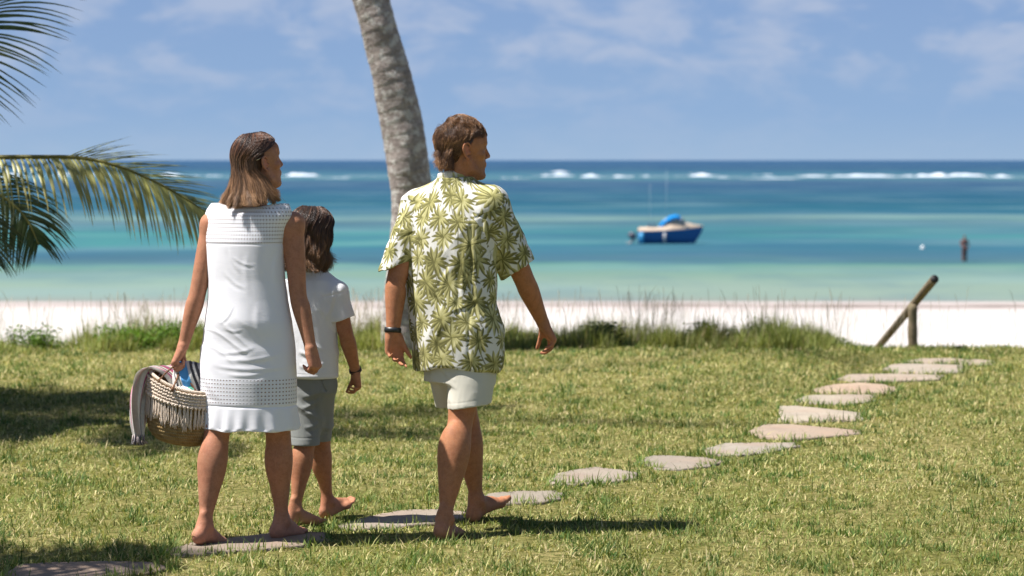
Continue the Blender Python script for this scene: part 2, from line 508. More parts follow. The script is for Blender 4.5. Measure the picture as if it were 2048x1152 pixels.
# dark weed and reef patches in the lagoon, sandy windows
dk = m.math('MULTIPLY', m.mr(m.noise(m.map(o, (.022, .045, 1), (40, 7, 0)), 1.0, 5, .6), .50, .64), m.math('MULTIPLY', m.mr(Yc, 150, 160), m.mr(Yc, 330, 250)))
c = m.mix(m.math('MULTIPLY', dk, .45), c, K((48, 98, 140), KW))
lt = m.math('MULTIPLY', m.mr(m.noise(m.map(o, (.016, .05, 1), (11, 3, 0)), 1.0, 4, .6), .54, .68), m.math('MULTIPLY', m.mr(Yc, 155, 170), m.mr(Yc, 300, 260)))
c = m.mix(m.math('MULTIPLY', lt, .42), c, K((96, 186, 178), KW))
rf = m.math('MULTIPLY', m.mr(m.noise(m.map(o, (.004, .012, 1), (3, 9, 0)), 1.0, 4, .6), .52, .66), m.math('MULTIPLY', m.mr(Yc, 300, 340), m.mr(Yc, 900, 700)))
c = m.mix(m.math('MULTIPLY', rf, .35), c, K((44, 84, 130), KW))
# small whitecaps far out, and foam streaks left behind the breakers
cap = m.math('MULTIPLY', m.mr(m.noise(m.map(o, (.03, .012, 1)), 1.0, 3, .7), .70, .76), m.mr(Yc, 1100, 1500))
c = m.mix(m.math('MULTIPLY', cap, .25), c, K((190, 205, 220), KW))
fo = m.math('MULTIPLY', m.mr(m.noise(m.map(o, (.010, .030, 1), (5, 5, 0)), 1.0, 4, .65), .50, .66), m.math('MULTIPLY', m.mr(Yc, 850, 900), m.mr(Yc, 1250, 1100)))
c = m.mix(m.math('MULTIPLY', fo, .55), c, K((150, 178, 200), KW))
w1 = m.noise(m.map(o, (.5, 1.6, 1)), 1.0, 4, .6); w2 = m.noise(m.map(o, (.05, .22, 1)), 1.0, 4, .6)
hh = m.math('ADD', w1, m.math('MULTIPLY', w2, 3.0))
mo = m.noise(m.map(o, (.13, .055, 1), (2, 5, 0)), 1.0, 5, .65); mo2 = m.noise(m.map(o, (.03, .05, 1), (8, 1, 0)), 1.0, 4, .6)
c = m.mix(m.mr(mo, .44, .64, 0, .50), c, m.mix(.55, c, (.03, .085, .15))); c = m.mix(m.mr(mo2, .48, .66, 0, .30), c, (.16, .25, .26))
c = m.mix(m.mr(w2, .35, .65, 0, .20), c, m.mix(.5, c, (.02, .06, .10)))
nb = m.bump(hh, .5, .12)
df = m.n('ShaderNodeBsdfDiffuse', {'Color': c}).outputs[0]
gl = m.n('ShaderNodeBsdfGlossy', {'Color': (.8, .9, 1.0), 'Roughness': .35, 'Normal': nb}).outputs[0]
wat = m.done(m.n('ShaderNodeMixShader', {0: .06, 1: df, 2: gl}).outputs[0])
mb = MB()
xs = np.linspace(-1, 1, 41)
rows = []
for y in np.concatenate([np.linspace(108.5, 200, 60), np.geomspace(203, 60000, 60)]):
    wd = max(400, y * 1.2)
    jag = 1.6 * vnoise(np.stack([xs * wd * .05, xs * 0, xs * 0], -1), 8) if y < 109 else 0
    rows.append(np.stack([xs * wd, np.full(41, y) + jag, np.full(41, SEA)], -1))
mb.grid(np.array(rows)); sea = mb.build('sea', wat, col=False)
tag(sea, kind='structure', label='turquoise lagoon with darker reef patches, deep blue towards the horizon')

# ---------------- breakers on the reef
rng = np.random.default_rng(4)
mf = Mat('sea_foam'); fcol = mf.mix(mf.mr(mf.noise(mf.pos(), .12, 4, .6), .35, .65, 0, .5), (.60, .63, .68), (.34, .44, .52)); foam = mf.done(mf.bsdf(fcol, .9, .05))
surf = MB()
def breaker(px0, px1, py, hpx, seed, top=None):
    Yb = 31434.0 / (py - 320 + .0)
    x0 = (px0 - 1024) / FPX * Yb; x1 = (px1 - 1024) / FPX * Yb; L = x1 - x0
    n = max(24, int(L / 1.2)); t = np.linspace(0, 1, n)
    hgt = .48 * hpx / FPX * Yb
    env = np.clip(np.minimum(t, 1 - t) * 5, 0, 1)
    p = np.stack([t * L * .05, t * 0 + seed, t * 0], 1)
    hh = hgt * env * np.clip(.34 + 1.5 * fbm(p * 2.2, 3, seed) + .6 * fbm(p * 7, 2, seed + 3), .02, 1.2)
    y0 = Yb + 14 * vnoise(p * .35, seed + 9)
    prof = [(-9, 0.02), (-6.0, .25), (-3.5, .55), (-1.5, .88), (0, 1.0), (1.6, .85), (3.0, .45), (4.5, 0)]
    Gd = []
    for k, (dy, hz_) in enumerate(prof):
        jit = .35 * vnoise(np.stack([t * L * .6, t * 0 + k * .7, t * 0], 1), seed + k)
        Gd.append(np.stack([x0 + t * L, y0 + dy * (.6 + .5 * hh), SEA + .02 + hh * np.clip(hz_ + jit * hz_, 0, 1.4)], 1))
    surf.grid(np.array(Gd))
rows_ = [(60, 250, 350, 7), (250, 470, 352, 10), (560, 640, 352, 9), (690, 800, 352, 5), (1060, 1150, 352, 9), (1085, 1140, 345, 5), (1160, 1270, 354, 10), (1280, 1340, 353, 9), (1345, 1440, 352, 9), (1375, 1420, 347, 5), (1430, 1485, 355, 8), (1500, 1545, 350, 4),
         (1590, 1800, 353, 11), (1800, 1900, 353, 11), (1890, 1975, 352, 10), (1960, 2130, 354, 7), (-150, 60, 352, 8), (2100, 2300, 352, 9), (850, 900, 352, 3), (1000, 1060, 356, 3), (1480, 1600, 357, 3), (630, 700, 356, 3)]
for i, (a, b, py, hp_) in enumerate(rows_): breaker(a, b, py, hp_, i * 3 + 1)
su = surf.build('breaking_surf', foam, col=False)
tag(su, kind='stuff', label='white surf breaking along the outer reef', cat='surf')

# ---------------- flagstones
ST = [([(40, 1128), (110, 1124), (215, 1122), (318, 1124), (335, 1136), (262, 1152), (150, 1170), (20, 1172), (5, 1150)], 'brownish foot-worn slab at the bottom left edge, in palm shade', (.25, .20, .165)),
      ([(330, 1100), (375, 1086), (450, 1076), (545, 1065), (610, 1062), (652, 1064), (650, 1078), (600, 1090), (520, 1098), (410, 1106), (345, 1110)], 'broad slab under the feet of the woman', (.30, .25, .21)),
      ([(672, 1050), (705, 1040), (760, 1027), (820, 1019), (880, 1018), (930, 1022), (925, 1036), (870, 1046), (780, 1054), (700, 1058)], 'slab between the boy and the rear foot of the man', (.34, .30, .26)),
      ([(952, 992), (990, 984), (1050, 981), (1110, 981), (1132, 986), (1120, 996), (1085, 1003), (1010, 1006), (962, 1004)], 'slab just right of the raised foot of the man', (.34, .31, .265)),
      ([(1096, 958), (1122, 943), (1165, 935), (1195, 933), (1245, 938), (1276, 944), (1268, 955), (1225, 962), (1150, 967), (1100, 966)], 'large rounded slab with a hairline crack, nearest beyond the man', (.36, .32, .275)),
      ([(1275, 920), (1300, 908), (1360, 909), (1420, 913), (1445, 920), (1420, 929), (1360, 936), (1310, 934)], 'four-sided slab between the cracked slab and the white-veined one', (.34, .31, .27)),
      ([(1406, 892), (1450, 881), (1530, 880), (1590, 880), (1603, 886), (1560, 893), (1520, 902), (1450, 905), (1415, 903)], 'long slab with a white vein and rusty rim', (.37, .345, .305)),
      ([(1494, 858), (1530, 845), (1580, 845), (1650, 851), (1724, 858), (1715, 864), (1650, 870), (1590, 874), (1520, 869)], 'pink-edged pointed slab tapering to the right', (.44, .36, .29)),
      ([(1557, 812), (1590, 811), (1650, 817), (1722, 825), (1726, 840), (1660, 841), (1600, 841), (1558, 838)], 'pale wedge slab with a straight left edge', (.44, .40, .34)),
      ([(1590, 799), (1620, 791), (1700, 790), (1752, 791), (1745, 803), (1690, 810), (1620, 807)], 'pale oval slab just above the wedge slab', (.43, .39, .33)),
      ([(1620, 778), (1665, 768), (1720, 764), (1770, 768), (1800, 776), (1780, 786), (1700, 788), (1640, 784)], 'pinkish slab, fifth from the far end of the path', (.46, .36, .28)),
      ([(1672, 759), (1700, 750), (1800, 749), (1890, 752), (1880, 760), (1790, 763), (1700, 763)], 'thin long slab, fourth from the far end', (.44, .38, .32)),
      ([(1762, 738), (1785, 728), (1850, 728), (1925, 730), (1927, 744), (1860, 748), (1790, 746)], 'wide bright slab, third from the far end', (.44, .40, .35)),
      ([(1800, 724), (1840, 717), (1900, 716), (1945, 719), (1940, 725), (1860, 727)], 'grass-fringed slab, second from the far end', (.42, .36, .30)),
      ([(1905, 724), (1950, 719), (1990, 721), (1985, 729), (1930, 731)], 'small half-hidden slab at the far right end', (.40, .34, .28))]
STONES = []
m = Mat('flagstone'); o = m.pos()
cn_ = m.noise(o, 5, 5, .6); cf = m.noise(o, 60, 4, .65); vein = m.noise(m.map(o, (1, 2.5, 1), rot=(0, 0, .5)), 7, 5, .6, 2.0)
c = m.attr()
c = m.mix(m.mr(cn_, .35, .65, 0, .45), c, (.22, .18, .145))
c = m.mix(m.mr(m.noise(o, 2.4, 3), .5, .66, 0, .35), c, (.32, .21, .15))
c = m.mix(m.mr(cf, .52, .70, 0, .5), c, (.15, .13, .115))
c = m.mix(m.mr(m.math('ABSOLUTE', m.math('SUBTRACT', vein, .5)), .012, .0, 0, .5), c, (.10, .08, .07))
stone_mat = m.done(m.bsdf(c, .85, .2, m.bump(m.math('ADD', cf, m.math('MULTIPLY', cn_, 2)), .5, .006)))
for i, (poly, lab, colr) in enumerate(ST):
    pts = []
    for px, py in poly:
        Yg = FPX * (CAM_Z - .012) / (py - 320); pts.append(((px - 1024) / FPX * Yg, Yg))
    pts = np.array(pts); c0 = pts.mean(0)
    # densify and roughen the outline
    nn = []
    for k in range(len(pts)):
        a, b = pts[k], pts[(k + 1) % len(pts)]
        for t in np.linspace(0, 1, 6)[:-1]: nn.append(a + (b - a) * t)
    nn = np.array(nn)
    j = vnoise(np.concatenate([nn * 22, nn[:, :1] * 0 + i], 1), 5)
    nn = nn + (nn - c0) / (np.linalg.norm(nn - c0, axis=1)[:, None] + 1e-6) * (j * .020 + .010 * vnoise(np.concatenate([nn * 60, nn[:, :1] * 0 + i], 1), 6))[:, None]
    STONES.append((nn, c0))
    zg = float(GZ(c0[0], c0[1]))
    Gd = []
    for sc, zz in ((1.01, -.05), (1.0, .004), (.99, .011), (.96, .0135), (.75, .014), (.5, .014), (.25, .014), (.02, .014)):
        q = c0 + (nn - c0) * sc
        Gd.append(np.concatenate([q, (zg + zz + (.002 * vnoise(np.concatenate([q * 9, q[:, :1] * 0], 1), 7) if zz > .0138 else 0) * np.ones(len(q)))[:, None]], 1))
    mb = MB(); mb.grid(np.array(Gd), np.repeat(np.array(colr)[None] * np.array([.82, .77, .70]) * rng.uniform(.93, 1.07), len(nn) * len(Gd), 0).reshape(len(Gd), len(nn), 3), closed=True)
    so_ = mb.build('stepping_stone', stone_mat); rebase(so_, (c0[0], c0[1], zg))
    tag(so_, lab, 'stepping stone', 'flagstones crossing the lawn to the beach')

def inside_any(x, y, shrink=.97):
    m_ = np.zeros(len(x), bool)
    for nn, c0 in STONES:
        R = np.linalg.norm(nn - c0, axis=1).max()
        near = np.nonzero((np.abs(x - c0[0]) < R) & (np.abs(y - c0[1]) < R))[0]
        if not len(near): continue
        px, py = x[near], y[near]; q = c0 + (nn - c0) * shrink; ins = np.zeros(len(near), bool)
        for k in range(len(q)):
            ax, ay = q[k]; bx, by = q[(k + 1) % len(q)]
            cnd = ((ay > py) != (by > py)) & (px < (bx - ax) * (py - ay) / (by - ay + 1e-12) + ax)
            ins ^= cnd
        m_[near] |= ins
    return m_

# ---------------- blades of grass
def blades(name, x, y, z, h, w, lean, az, col, curl=.5, mat=None, nseg=2):
    """each blade: two quads' worth of ribbon ending in a point"""
    n = len(x); up = np.array([0, 0, 1.0])
    d = np.stack([np.cos(az), np.sin(az), np.zeros(n)], 1); sdir = np.stack([-np.sin(az), np.cos(az), np.zeros(n)], 1)
    base = np.stack([x, y, z], 1)
    ts = [0, .5, 1.0] if nseg == 2 else [0, .35, .7, 1.0]
    C = []; V = []
    p = base.copy(); a = lean * .6
    cen = [p]
    for k in range(1, len(ts)):
        L = h * (ts[k] - ts[k - 1]); a = lean * .6 + curl * ts[k] * lean
        a = np.minimum(a, 1.65)
        p = p + (d * np.sin(a)[:, None] + up * np.cos(a)[:, None]) * L[:, None]; cen.append(p)
    ws = {2: [1.0, .85], 3: [1.0, .9, .6]}[nseg]
    for k, wk in enumerate(ws):
        V += [cen[k] - sdir * (w * wk * .5)[:, None], cen[k] + sdir * (w * wk * .5)[:, None]]
    V.append(cen[-1])
    m_ = len(V); V = np.stack(V, 1).reshape(-1, 3)
    b = np.arange(n) * m_
    Q = [np.stack([b + 2 * k, b + 2 * k + 1, b + 2 * k + 3, b + 2 * k + 2], 1) for k in range(nseg - 1)]
    T = np.stack([b + m_ - 3, b + m_ - 2, b + m_ - 1], 1)
    C = np.repeat(col[:, None], m_, 1).reshape(-1, 3)
    return mk(name, V, [np.concatenate(Q), T], mat, None, C, smooth=False)

m = Mat('grass_blade'); c = m.attr()
sh = m.bsdf(c, .62, .22)
GRASS = m.done(m.trans(sh, m.mix(1.0, c, (1.0, 1.0, .55), 'MULTIPLY'), .30))

rng = np.random.default_rng(77)
def scatter(n_target, y0, y1, dens):
    """dens(y) blades per m2; frame plus a margin"""
    ys = np.linspace(y0, y1, 400); wd = 2 * (ys * .2118 + 1.7); f_ = dens(ys) * wd; F = np.cumsum(f_); F /= F[-1]
    y = np.interp(rng.random(n_target), F, ys); x = (rng.random(n_target) * 2 - 1) * (y * .2118 + 1.7)
    return x, y
NB = 1100000
x, y = scatter(NB, 8.3, 21.0, lambda y: 1.0 / (y / 9) ** 1.1)
keep = (y < edge_y(x) + .15); x, y = x[keep], y[keep]
pq = np.stack([x, y, x * 0], 1)
tuft = vnoise(pq * 7, 2) * .55 + vnoise(pq * 17, 3) * .6
ins = inside_any(x, y, .93) | (inside_any(x, y, .99) & (rng.random(len(x)) < .5))
keep = ~ins & (rng.random(len(x)) < .62 + .75 * tuft); x, y, tuft = x[keep], y[keep], tuft[keep]
pq = np.stack([x, y, x * 0], 1); n = len(x)
h = rng.gamma(6, .0043, n) * (1 + .6 * tuft) * (1 + .03 * (y - 9)); h = np.clip(h, .010, .075); near = 1 + .35 * np.clip((10.8 - y) / 1.5, 0, 1); h = h * near
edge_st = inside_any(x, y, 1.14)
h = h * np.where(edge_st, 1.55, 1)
w = rng.uniform(.0028, .0058, n) * (1 + .06 * (y - 9))
az = rng.uniform(0, 2 * np.pi, n); lean = np.clip(rng.normal(.95, .42, n), .05, 1.55)
patch = fbm(pq * .8, 3, 11) + .5 * vnoise(pq * 4, 13) + .2 * rng.normal(size=n)
dry = np.clip(.42 + .55 * patch + .10 * np.clip((y - 12) / 5, -1, 1), 0, 1)
green = np.array([.180, .215, .052]); lime = np.array([.410, .395, .150]); straw = np.array([.60, .50, .26]); deep = np.array([.050, .092, .018])
r1 = rng.random(n)
col = np.where((r1 < .34 + .25 * dry)[:, None], lime, green)
col = np.where((r1 > 1 - .06 - .30 * dry)[:, None], straw, col)
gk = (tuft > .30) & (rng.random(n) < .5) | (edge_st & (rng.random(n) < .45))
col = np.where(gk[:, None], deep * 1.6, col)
col = col * rng.uniform(.65, 1.25, (n, 1)) * (1 + .16 * fbm(pq * 1.7, 2, 19)[:, None])
lean = np.where(col[:, 0] > .30, lean + .35, lean)
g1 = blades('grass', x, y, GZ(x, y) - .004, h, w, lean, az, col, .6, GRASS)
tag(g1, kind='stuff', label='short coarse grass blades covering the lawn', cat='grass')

# taller stems and seed heads in the foreground
n = 3400
x, y = scatter(n, 8.6, 19.5, lambda y: 1.0 / (y / 9) ** 1.6); pq = np.stack([x, y, x * 0], 1)
keep = (vnoise(pq * 2.2, 31) > -.25) & ~inside_any(x, y, 1.0); x, y = x[keep], y[keep]; n = len(x)
h = rng.uniform(.035, .10, n) * np.where(rng.random(n) < .06, 1.6, 1); az = rng.uniform(0, 6.28, n)
col = np.where((rng.random(n) < .5)[:, None], np.array([.16, .21, .04]), np.array([.34, .33, .12])) * rng.uniform(.7, 1.2, (n, 1))
g2 = blades('tall_grass', x, y, GZ(x, y) - .004, h, rng.uniform(.0026, .0046, n), np.clip(rng.normal(.42, .3, n), .02, 1.2), az, col, .8, GRASS, 3)
tag(g2, kind='stuff', label='taller single grass stems standing out of the lawn', cat='grass')

# ragged blades leaning over the rims of the slabs
X_ = []; Y_ = []; A_ = []
rng = np.random.default_rng(55)
for nn, c0 in STONES:
    per = len(nn); k = 420 if c0[1] < 13 else 260
    i = rng.integers(0, per, k); t = rng.random(k)[:, None]; p_ = nn[i] * (1 - t) + nn[(i + 1) % per] * t
    dv = (p_ - c0) / (np.linalg.norm(p_ - c0, axis=1)[:, None] + 1e-6)
    cl = vnoise(np.concatenate([p_ * 9, p_[:, :1] * 0], 1), 2) > -.15; front = dv[:, 1] < .2
    ok = cl & (front | (rng.random(k) < .45)); p_ = p_ + dv * rng.uniform(-.035, .03, (k, 1)); p_, dv = p_[ok], dv[ok]
    X_.append(p_[:, 0]); Y_.append(p_[:, 1]); A_.append(np.arctan2(-dv[:, 1], -dv[:, 0]) + rng.normal(0, .8, len(p_)))
x = np.concatenate(X_); y = np.concatenate(Y_); az = np.concatenate(A_); n = len(x)
rr_ = rng.random((n, 1)); col = np.array([.10, .16, .03]) * (1 - rr_) + np.array([.30, .33, .10]) * rr_
g3_ = blades('edge_grass', x, y, GZ(x, y) - .004, rng.uniform(.030, .075, n), rng.uniform(.004, .0075, n), np.clip(rng.normal(.7, .35, n), .05, 1.4), az, col, .7, GRASS, 3)
tag(g3_, kind='stuff', label='greener longer grass creeping over the rims of the flagstones', cat='grass')
# ------------------------------------------------------------------ people: helpers
def head_frame(c, yaw, pitch, s):
    """yaw: 0 = facing +X, positive turns away from the camera.  columns right, forward, up"""
    f = np.array([math.cos(yaw), math.sin(yaw), 0.0]); r = np.array([math.sin(yaw), -math.cos(yaw), 0.0]); u = np.array([0, 0, 1.0])
    f2 = f * math.cos(pitch) + u * math.sin(pitch); u2 = u * math.cos(pitch) - f * math.sin(pitch)
    return dict(c=np.array(c, float), M=np.stack([r, f2, u2], 1), s=s)

def hp(H, x, y, z): return H['c'] + H['M'] @ (np.array([x, y, z]) * H['s'])

def sculpt_head(S, H, neck_base, male=True):
    s, M = H['s'], H['M']
    def B(x, y, z, r, k=.012, op='u', R=None):
        S.ball(hp(H, x, y, z), np.array(r) * s, k, op, M if R is None else M @ R)
    def C(a, b, ra, rb, k=.01, op='u', **kw): S.cone(hp(H, *a), hp(H, *b), ra * s, rb * s, k, op, **kw)
    B(0, -.014, .043, (.076, .097, .088))
    B(0, .034, .030, (.066, .062, .072), .02)
    B(0, .042, -.040, (.054, .050, .062), .02)
    j = 1.0 if male else .93
    for q in (-1, 1):
        C((q * .058 * j, .004, -.038), (q * .050 * j, .020, -.072), .018, .015, .02)
        C((q * .050 * j, .020, -.072), (q * .016, .078 * j, -.100), .015, .014, .02)
        B(q * .044, .064, -.014, (.022, .018, .016), .018)
        C((q * .040, .079, .036), (q * .012, .090, .033), .009 if male else .006, .010 if male else .007, .012)
    B(0, .076 * j, -.098, (.020, .016, .017), .014)
    B(0, .076, .062, (.048, .020, .030), .02)
    C((0, .087, .026), (0, .1085, -.019), .0070, .0090, .012)
    for q in (-1, 1): B(q * .011, .096, -.024, (.0080, .011, .0070), .006)
    B(0, .080, -.050, (.026, .014, .024), .012); B(0, .078, -.076, (.022, .012, .014), .010)
    B(0, .0915, -.051, (.022, .0065, .0060), .007)
    B(0, .0900, -.061, (.019, .0070, .0060), .007)
    for q in (-1, 1):
        B(q * .032, .096, .013, (.015, .010, .009), .012, 's')
        B(q * .031, .0765, .012, (.0115, .0115, .0115), .004)
        C((q * .044, .081, .017), (q * .020, .086, .0185), .0032, .0032, .004)
    # ears: a thin plate, a rolled rim and a lobe
    for q in (-1, 1):
        a = R_(26) * q
        Rz = np.array([[math.cos(a), -math.sin(a), 0], [math.sin(a), math.cos(a), 0], [0, 0, 1]])
        B(q * .083, -.010, .004, (.0050, .0170, .0280), .006, 'u', Rz)
        rim = [(.0775, .008, .014), (.0815, .006, .027), (.0870, -.006, .035), (.0920, -.020, .028), (.0935, -.025, .010), (.0900, -.019, -.008), (.0850, -.010, -.021), (.0810, -.001, -.029), (.0770, .006, -.022)]
        S.chain([hp(H, q * x, y, z_) for x, y, z_ in rim], [s * w for w in (.0038, .0040, .0044, .0046, .0042, .0040, .0048, .0058, .0040)], .003)
        B(q * .0905, -.004, .006, (.0075, .0090, .0160), .003, 's')
        B(q * .078, .008, -.006, (.0060, .0055, .0075), .004)
    nr = .053 if male else .046
    S.chain([hp(H, 0, -.030, -.020), hp(H, 0, -.026, -.085), np.array(neck_base, float)], [nr * s * .98, nr * s, nr * s * 1.12], .03)
    C((0, .040, -.085), (0, .010, -.115), .030, .034, .03)

def head_colors(V, H, col, male, cscale):
    L = ((V - H['c']) @ H['M']) / H['s']
    x, y, z = np.abs(L[:, 0]), L[:, 1], L[:, 2]
    def blob(cx, cy, cz, rx, ry, rz): return np.exp(-(((x - cx) / rx) ** 2 + ((y - cy) / ry) ** 2 + ((z - cz) / rz) ** 2))
    def mixto(w, c):
        nonlocal col
        col = col * (1 - w[:, None]) + np.array(c) * w[:, None]
    mixto(np.clip(blob(0, .098, -.056, .022, .012, .009), 0, 1) * .7, (.36, .11, .09))
    mixto(np.clip(blob(.030, .092, .038, .016, .012, .004) * 1.3, 0, 1), (.06, .032, .018))       # brows
    eye = blob(.032, .089, .012, .009, .006, .005)
    mixto(np.clip(eye * .8, 0, 1), (.30, .22, .18)); mixto(np.clip(blob(.032, .089, .012, .004, .006, .004) * 1.6, 0, 1), (.03, .02, .015))
    mixto(np.clip(blob(.033, .088, .019, .013, .008, .0025) * 1.1, 0, 1), (.03, .02, .015))       # lashes
    mixto(blob(.083, -.008, .005, .012, .02, .03) * .55, (.62, .20, .13))                         # ears redder
    mixto(blob(.0, .11, -.02, .015, .015, .015) * .3, (.5, .18, .11))
    if male:
        w = np.clip(1.3 * blob(.03, .06, -.075, .045, .055, .030), 0, 1) * (.32 + .2 * vnoise(L * 260))
        mixto(np.clip(w, 0, 1), (.10, .055, .03))
    return col

def sculpt_hand(S, w, d, n, side, size, curl, thumb=(35, 20, 15), spread=4.0, thick=1.0):
    """w wrist, d hand direction, n palm normal, side +1 right hand; curl: per finger (mcp, pip, dip) degrees"""
    w = np.array(w, float); d = unit(d); n = unit(np.array(n, float) - d * np.dot(n, d)); u = side * np.cross(d, n)
    q = size
    off = [.029, .0095, -.0105, -.0290]; ln = [.073, .081, .075, .059]; rr = [.0088, .0090, .0086, .0076]
    kn = []
    for i in range(4):
        K = w + d * (.094 - .004 * abs(i - 1) - .004 * (i == 3)) * q + u * off[i] * q - n * (.003 if i in (1, 2) else 0) * q
        kn.append(K)
        S.cone(w + u * off[i] * .55 * q + d * .008 * q, K, .0165 * q * thick, .0125 * q * thick, .016 * q)
    S.cone(w + d * .03 * q + u * .022 * q + n * .008 * q, w + d * .055 * q + u * .026 * q + n * .010 * q, .015 * q, .012 * q, .014)   # thenar
    S.cone(w + d * .03 * q - u * .022 * q + n * .007 * q, w + d * .065 * q - u * .024 * q + n * .006 * q, .013 * q, .011 * q, .014)
    for i in range(4):
        c = curl[i]; p = kn[i].copy(); a = 0; r = rr[i] * q
        sp = R_(spread * (1.5 - i))
        dd = d * math.cos(sp) + u * math.sin(sp)
        for j, fr in enumerate((.44, .31, .25)):
            a += R_(c[j]); L = ln[i] * fr * q * 1.04
            e = p + (dd * math.cos(a) + n * math.sin(a)) * L
            r2 = r * (.93 if j < 2 else .84)
            S.cone(p, e, r * (1.06 if j else 1.12), r2, .0025 if j else .006)
            p = e; r = r2
    p = w + d * .030 * q + u * .024 * q + n * .006 * q
    a = R_(thumb[0]); b = R_(thumb[1]); c = R_(thumb[2])
    t1 = unit(d * math.cos(a) + u * math.sin(a) + n * math.sin(b))
    e1 = p + t1 * .040 * q
    t2 = unit(t1 + d * .5 * math.tan(c) + n * .6 * math.tan(c)); e2 = e1 + t2 * .031 * q
    t3 = unit(t2 + n * .5 * math.tan(c)); e3 = e2 + t3 * .022 * q
    S.cone(p, e1, .0145 * q, .0110 * q, .010); S.cone(e1, e2, .0108 * q, .0098 * q, .003); S.cone(e2, e3, .0102 * q, .0082 * q, .003)

def sculpt_foot(S, ank, f, s, side, pitch=0.0, toe_up=0.0):
    """ank: ankle joint (about 8 cm above the sole); side +1 right foot"""
    ank = np.array(ank, float); f = unit([f[0], f[1], 0]); z = np.array([0, 0, 1.0])
    F = f * math.cos(pitch) + z * math.sin(pitch); U = z * math.cos(pitch) - f * math.sin(pitch)
    r = np.cross(F, U) * side          # towards the little toe (outside)
    def p(a, b, c): return ank + (F * a + r * b + U * c) * s
    S.ball(p(-.036, 0, -.048), np.array([.029, .036, .032]) * s, .02, 'u', np.stack([r, F, U], 1))
    S.cone(p(0, 0, .01), p(-.034, 0, -.035), .031 * s, .024 * s, .02)
    for q in (-1, 1): S.ball(p(.002, q * .030, -.002), .012 * s, .012)
    S.cone(p(.01, 0, -.012), p(.085, -.008, -.040), .033 * s, .022 * s, .02)
    S.cone(p(-.02, .004, -.055), p(.10, .022, -.062), .024 * s, .017 * s, .02)
    S.cone(p(.02, -.01, -.040), p(.118, -.026, -.058), .026 * s, .020 * s, .02)
    S.cone(p(.118, -.024, -.060), p(.100, .030, -.064), .018 * s, .014 * s, .02)
    tb = [(-.030, .172, .0125), (-.009, .176, .0085), (.007, .168, .0080), (.021, .156, .0076), (.034, .142, .0072)]
    for b, a, rr in tb:
        a0 = a - .058; up = toe_up
        S.chain([p(a0, b * .93, -.062), p(a0 + .034, b, -.061 + up * .5), p(a - .004, b, -.066 + rr * .3 + up)], [rr * 1.15 * s, rr * 1.05 * s, rr * .98 * s], .006)

def limb_arm(S, sh, el, wr, r=(.050, .041, .038, .040, .025), k=.035):
    sh, el, wr = [np.array(a, float) for a in (sh, el, wr)]
    m = sh + (el - sh) * .45; f = el + (wr - el) * .28
    S.chain([sh, m, el, f, el + (wr - el) * .68, wr], [r[0], r[1] * 1.04, r[2], r[3] * 1.03, r[3] * .45 + r[4] * .55, r[4]], k)

def limb_leg(S, hip, kn, an, r=(.088, .075, .055, .060, .036), back=(0, -1, 0), k=.02, calf=.018):
    hip, kn, an = [np.array(a, float) for a in (hip, kn, an)]
    back = unit(back)
    c = kn + (an - kn) * .30 + back * calf * .6
    S.chain([hip, hip + (kn - hip) * .5, kn + (hip - kn) * .1, kn + (an - kn) * .08, c, kn + (an - kn) * .62 + back * calf * .3, kn + (an - kn) * .85, an],
            [r[0], r[1], r[2] * 1.05, r[2], r[3], r[3] * .74, r[4] * 1.02, r[4]], k)
    S.ball(c + back * calf * .5, (r[3] * .80, r[3] * .70, r[3] * 1.7), .03)
    # achilles and the two hamstring cords behind the knee
    S.cone(an + back * .016 + np.array([0, 0, .05]), an + back * .030 + np.array([0, 0, -.03]), .013, .014, .02)
    sd = np.cross(back, [0, 0, 1.0])
    for q in (-1, 1):
        S.cone(kn + sd * q * .028 + back * .022 + np.array([0, 0, .10]), kn + sd * q * .030 + back * .016 + np.array([0, 0, -.02]), .012, .008, .025)
    S.ball(kn - back * .024, (.028, .022, .034), .03)

def skin_material(name, rough=.58):
    m = Mat(name); o = m.obj()
    n1 = m.noise(o, 9, 3); n2 = m.noise(o, 170, 3, .65); n3 = m.noise(o, 40, 4, .6); n4 = m.noise(o, 420, 2)
    c = m.attr()
    c = m.mix(m.mr(n1, .35, .7, 0, .30), c, (.46, .15, .085))
    c = m.mix(m.mr(n3, .45, .62, 0, .28), c, (.17, .065, .035)); c = m.mix(m.mr(n2, .42, .66, 0, .22), c, (.52, .30, .20)); c = m.mix(m.mr(n4, .66, .74, 0, .4), c, (.13, .05, .025))
    h = m.math('ADD', n2, m.math('MULTIPLY', n3, 1.4))
    sh = m.bsdf(c, m.mr(n2, .3, .7, rough - .08, rough + .16), .22, m.bump(h, .5, .0018),
                **{'Subsurface Weight': .12, 'Subsurface Radius': (.012, .004, .002), 'Subsurface Scale': .6})
    return m.done(sh)

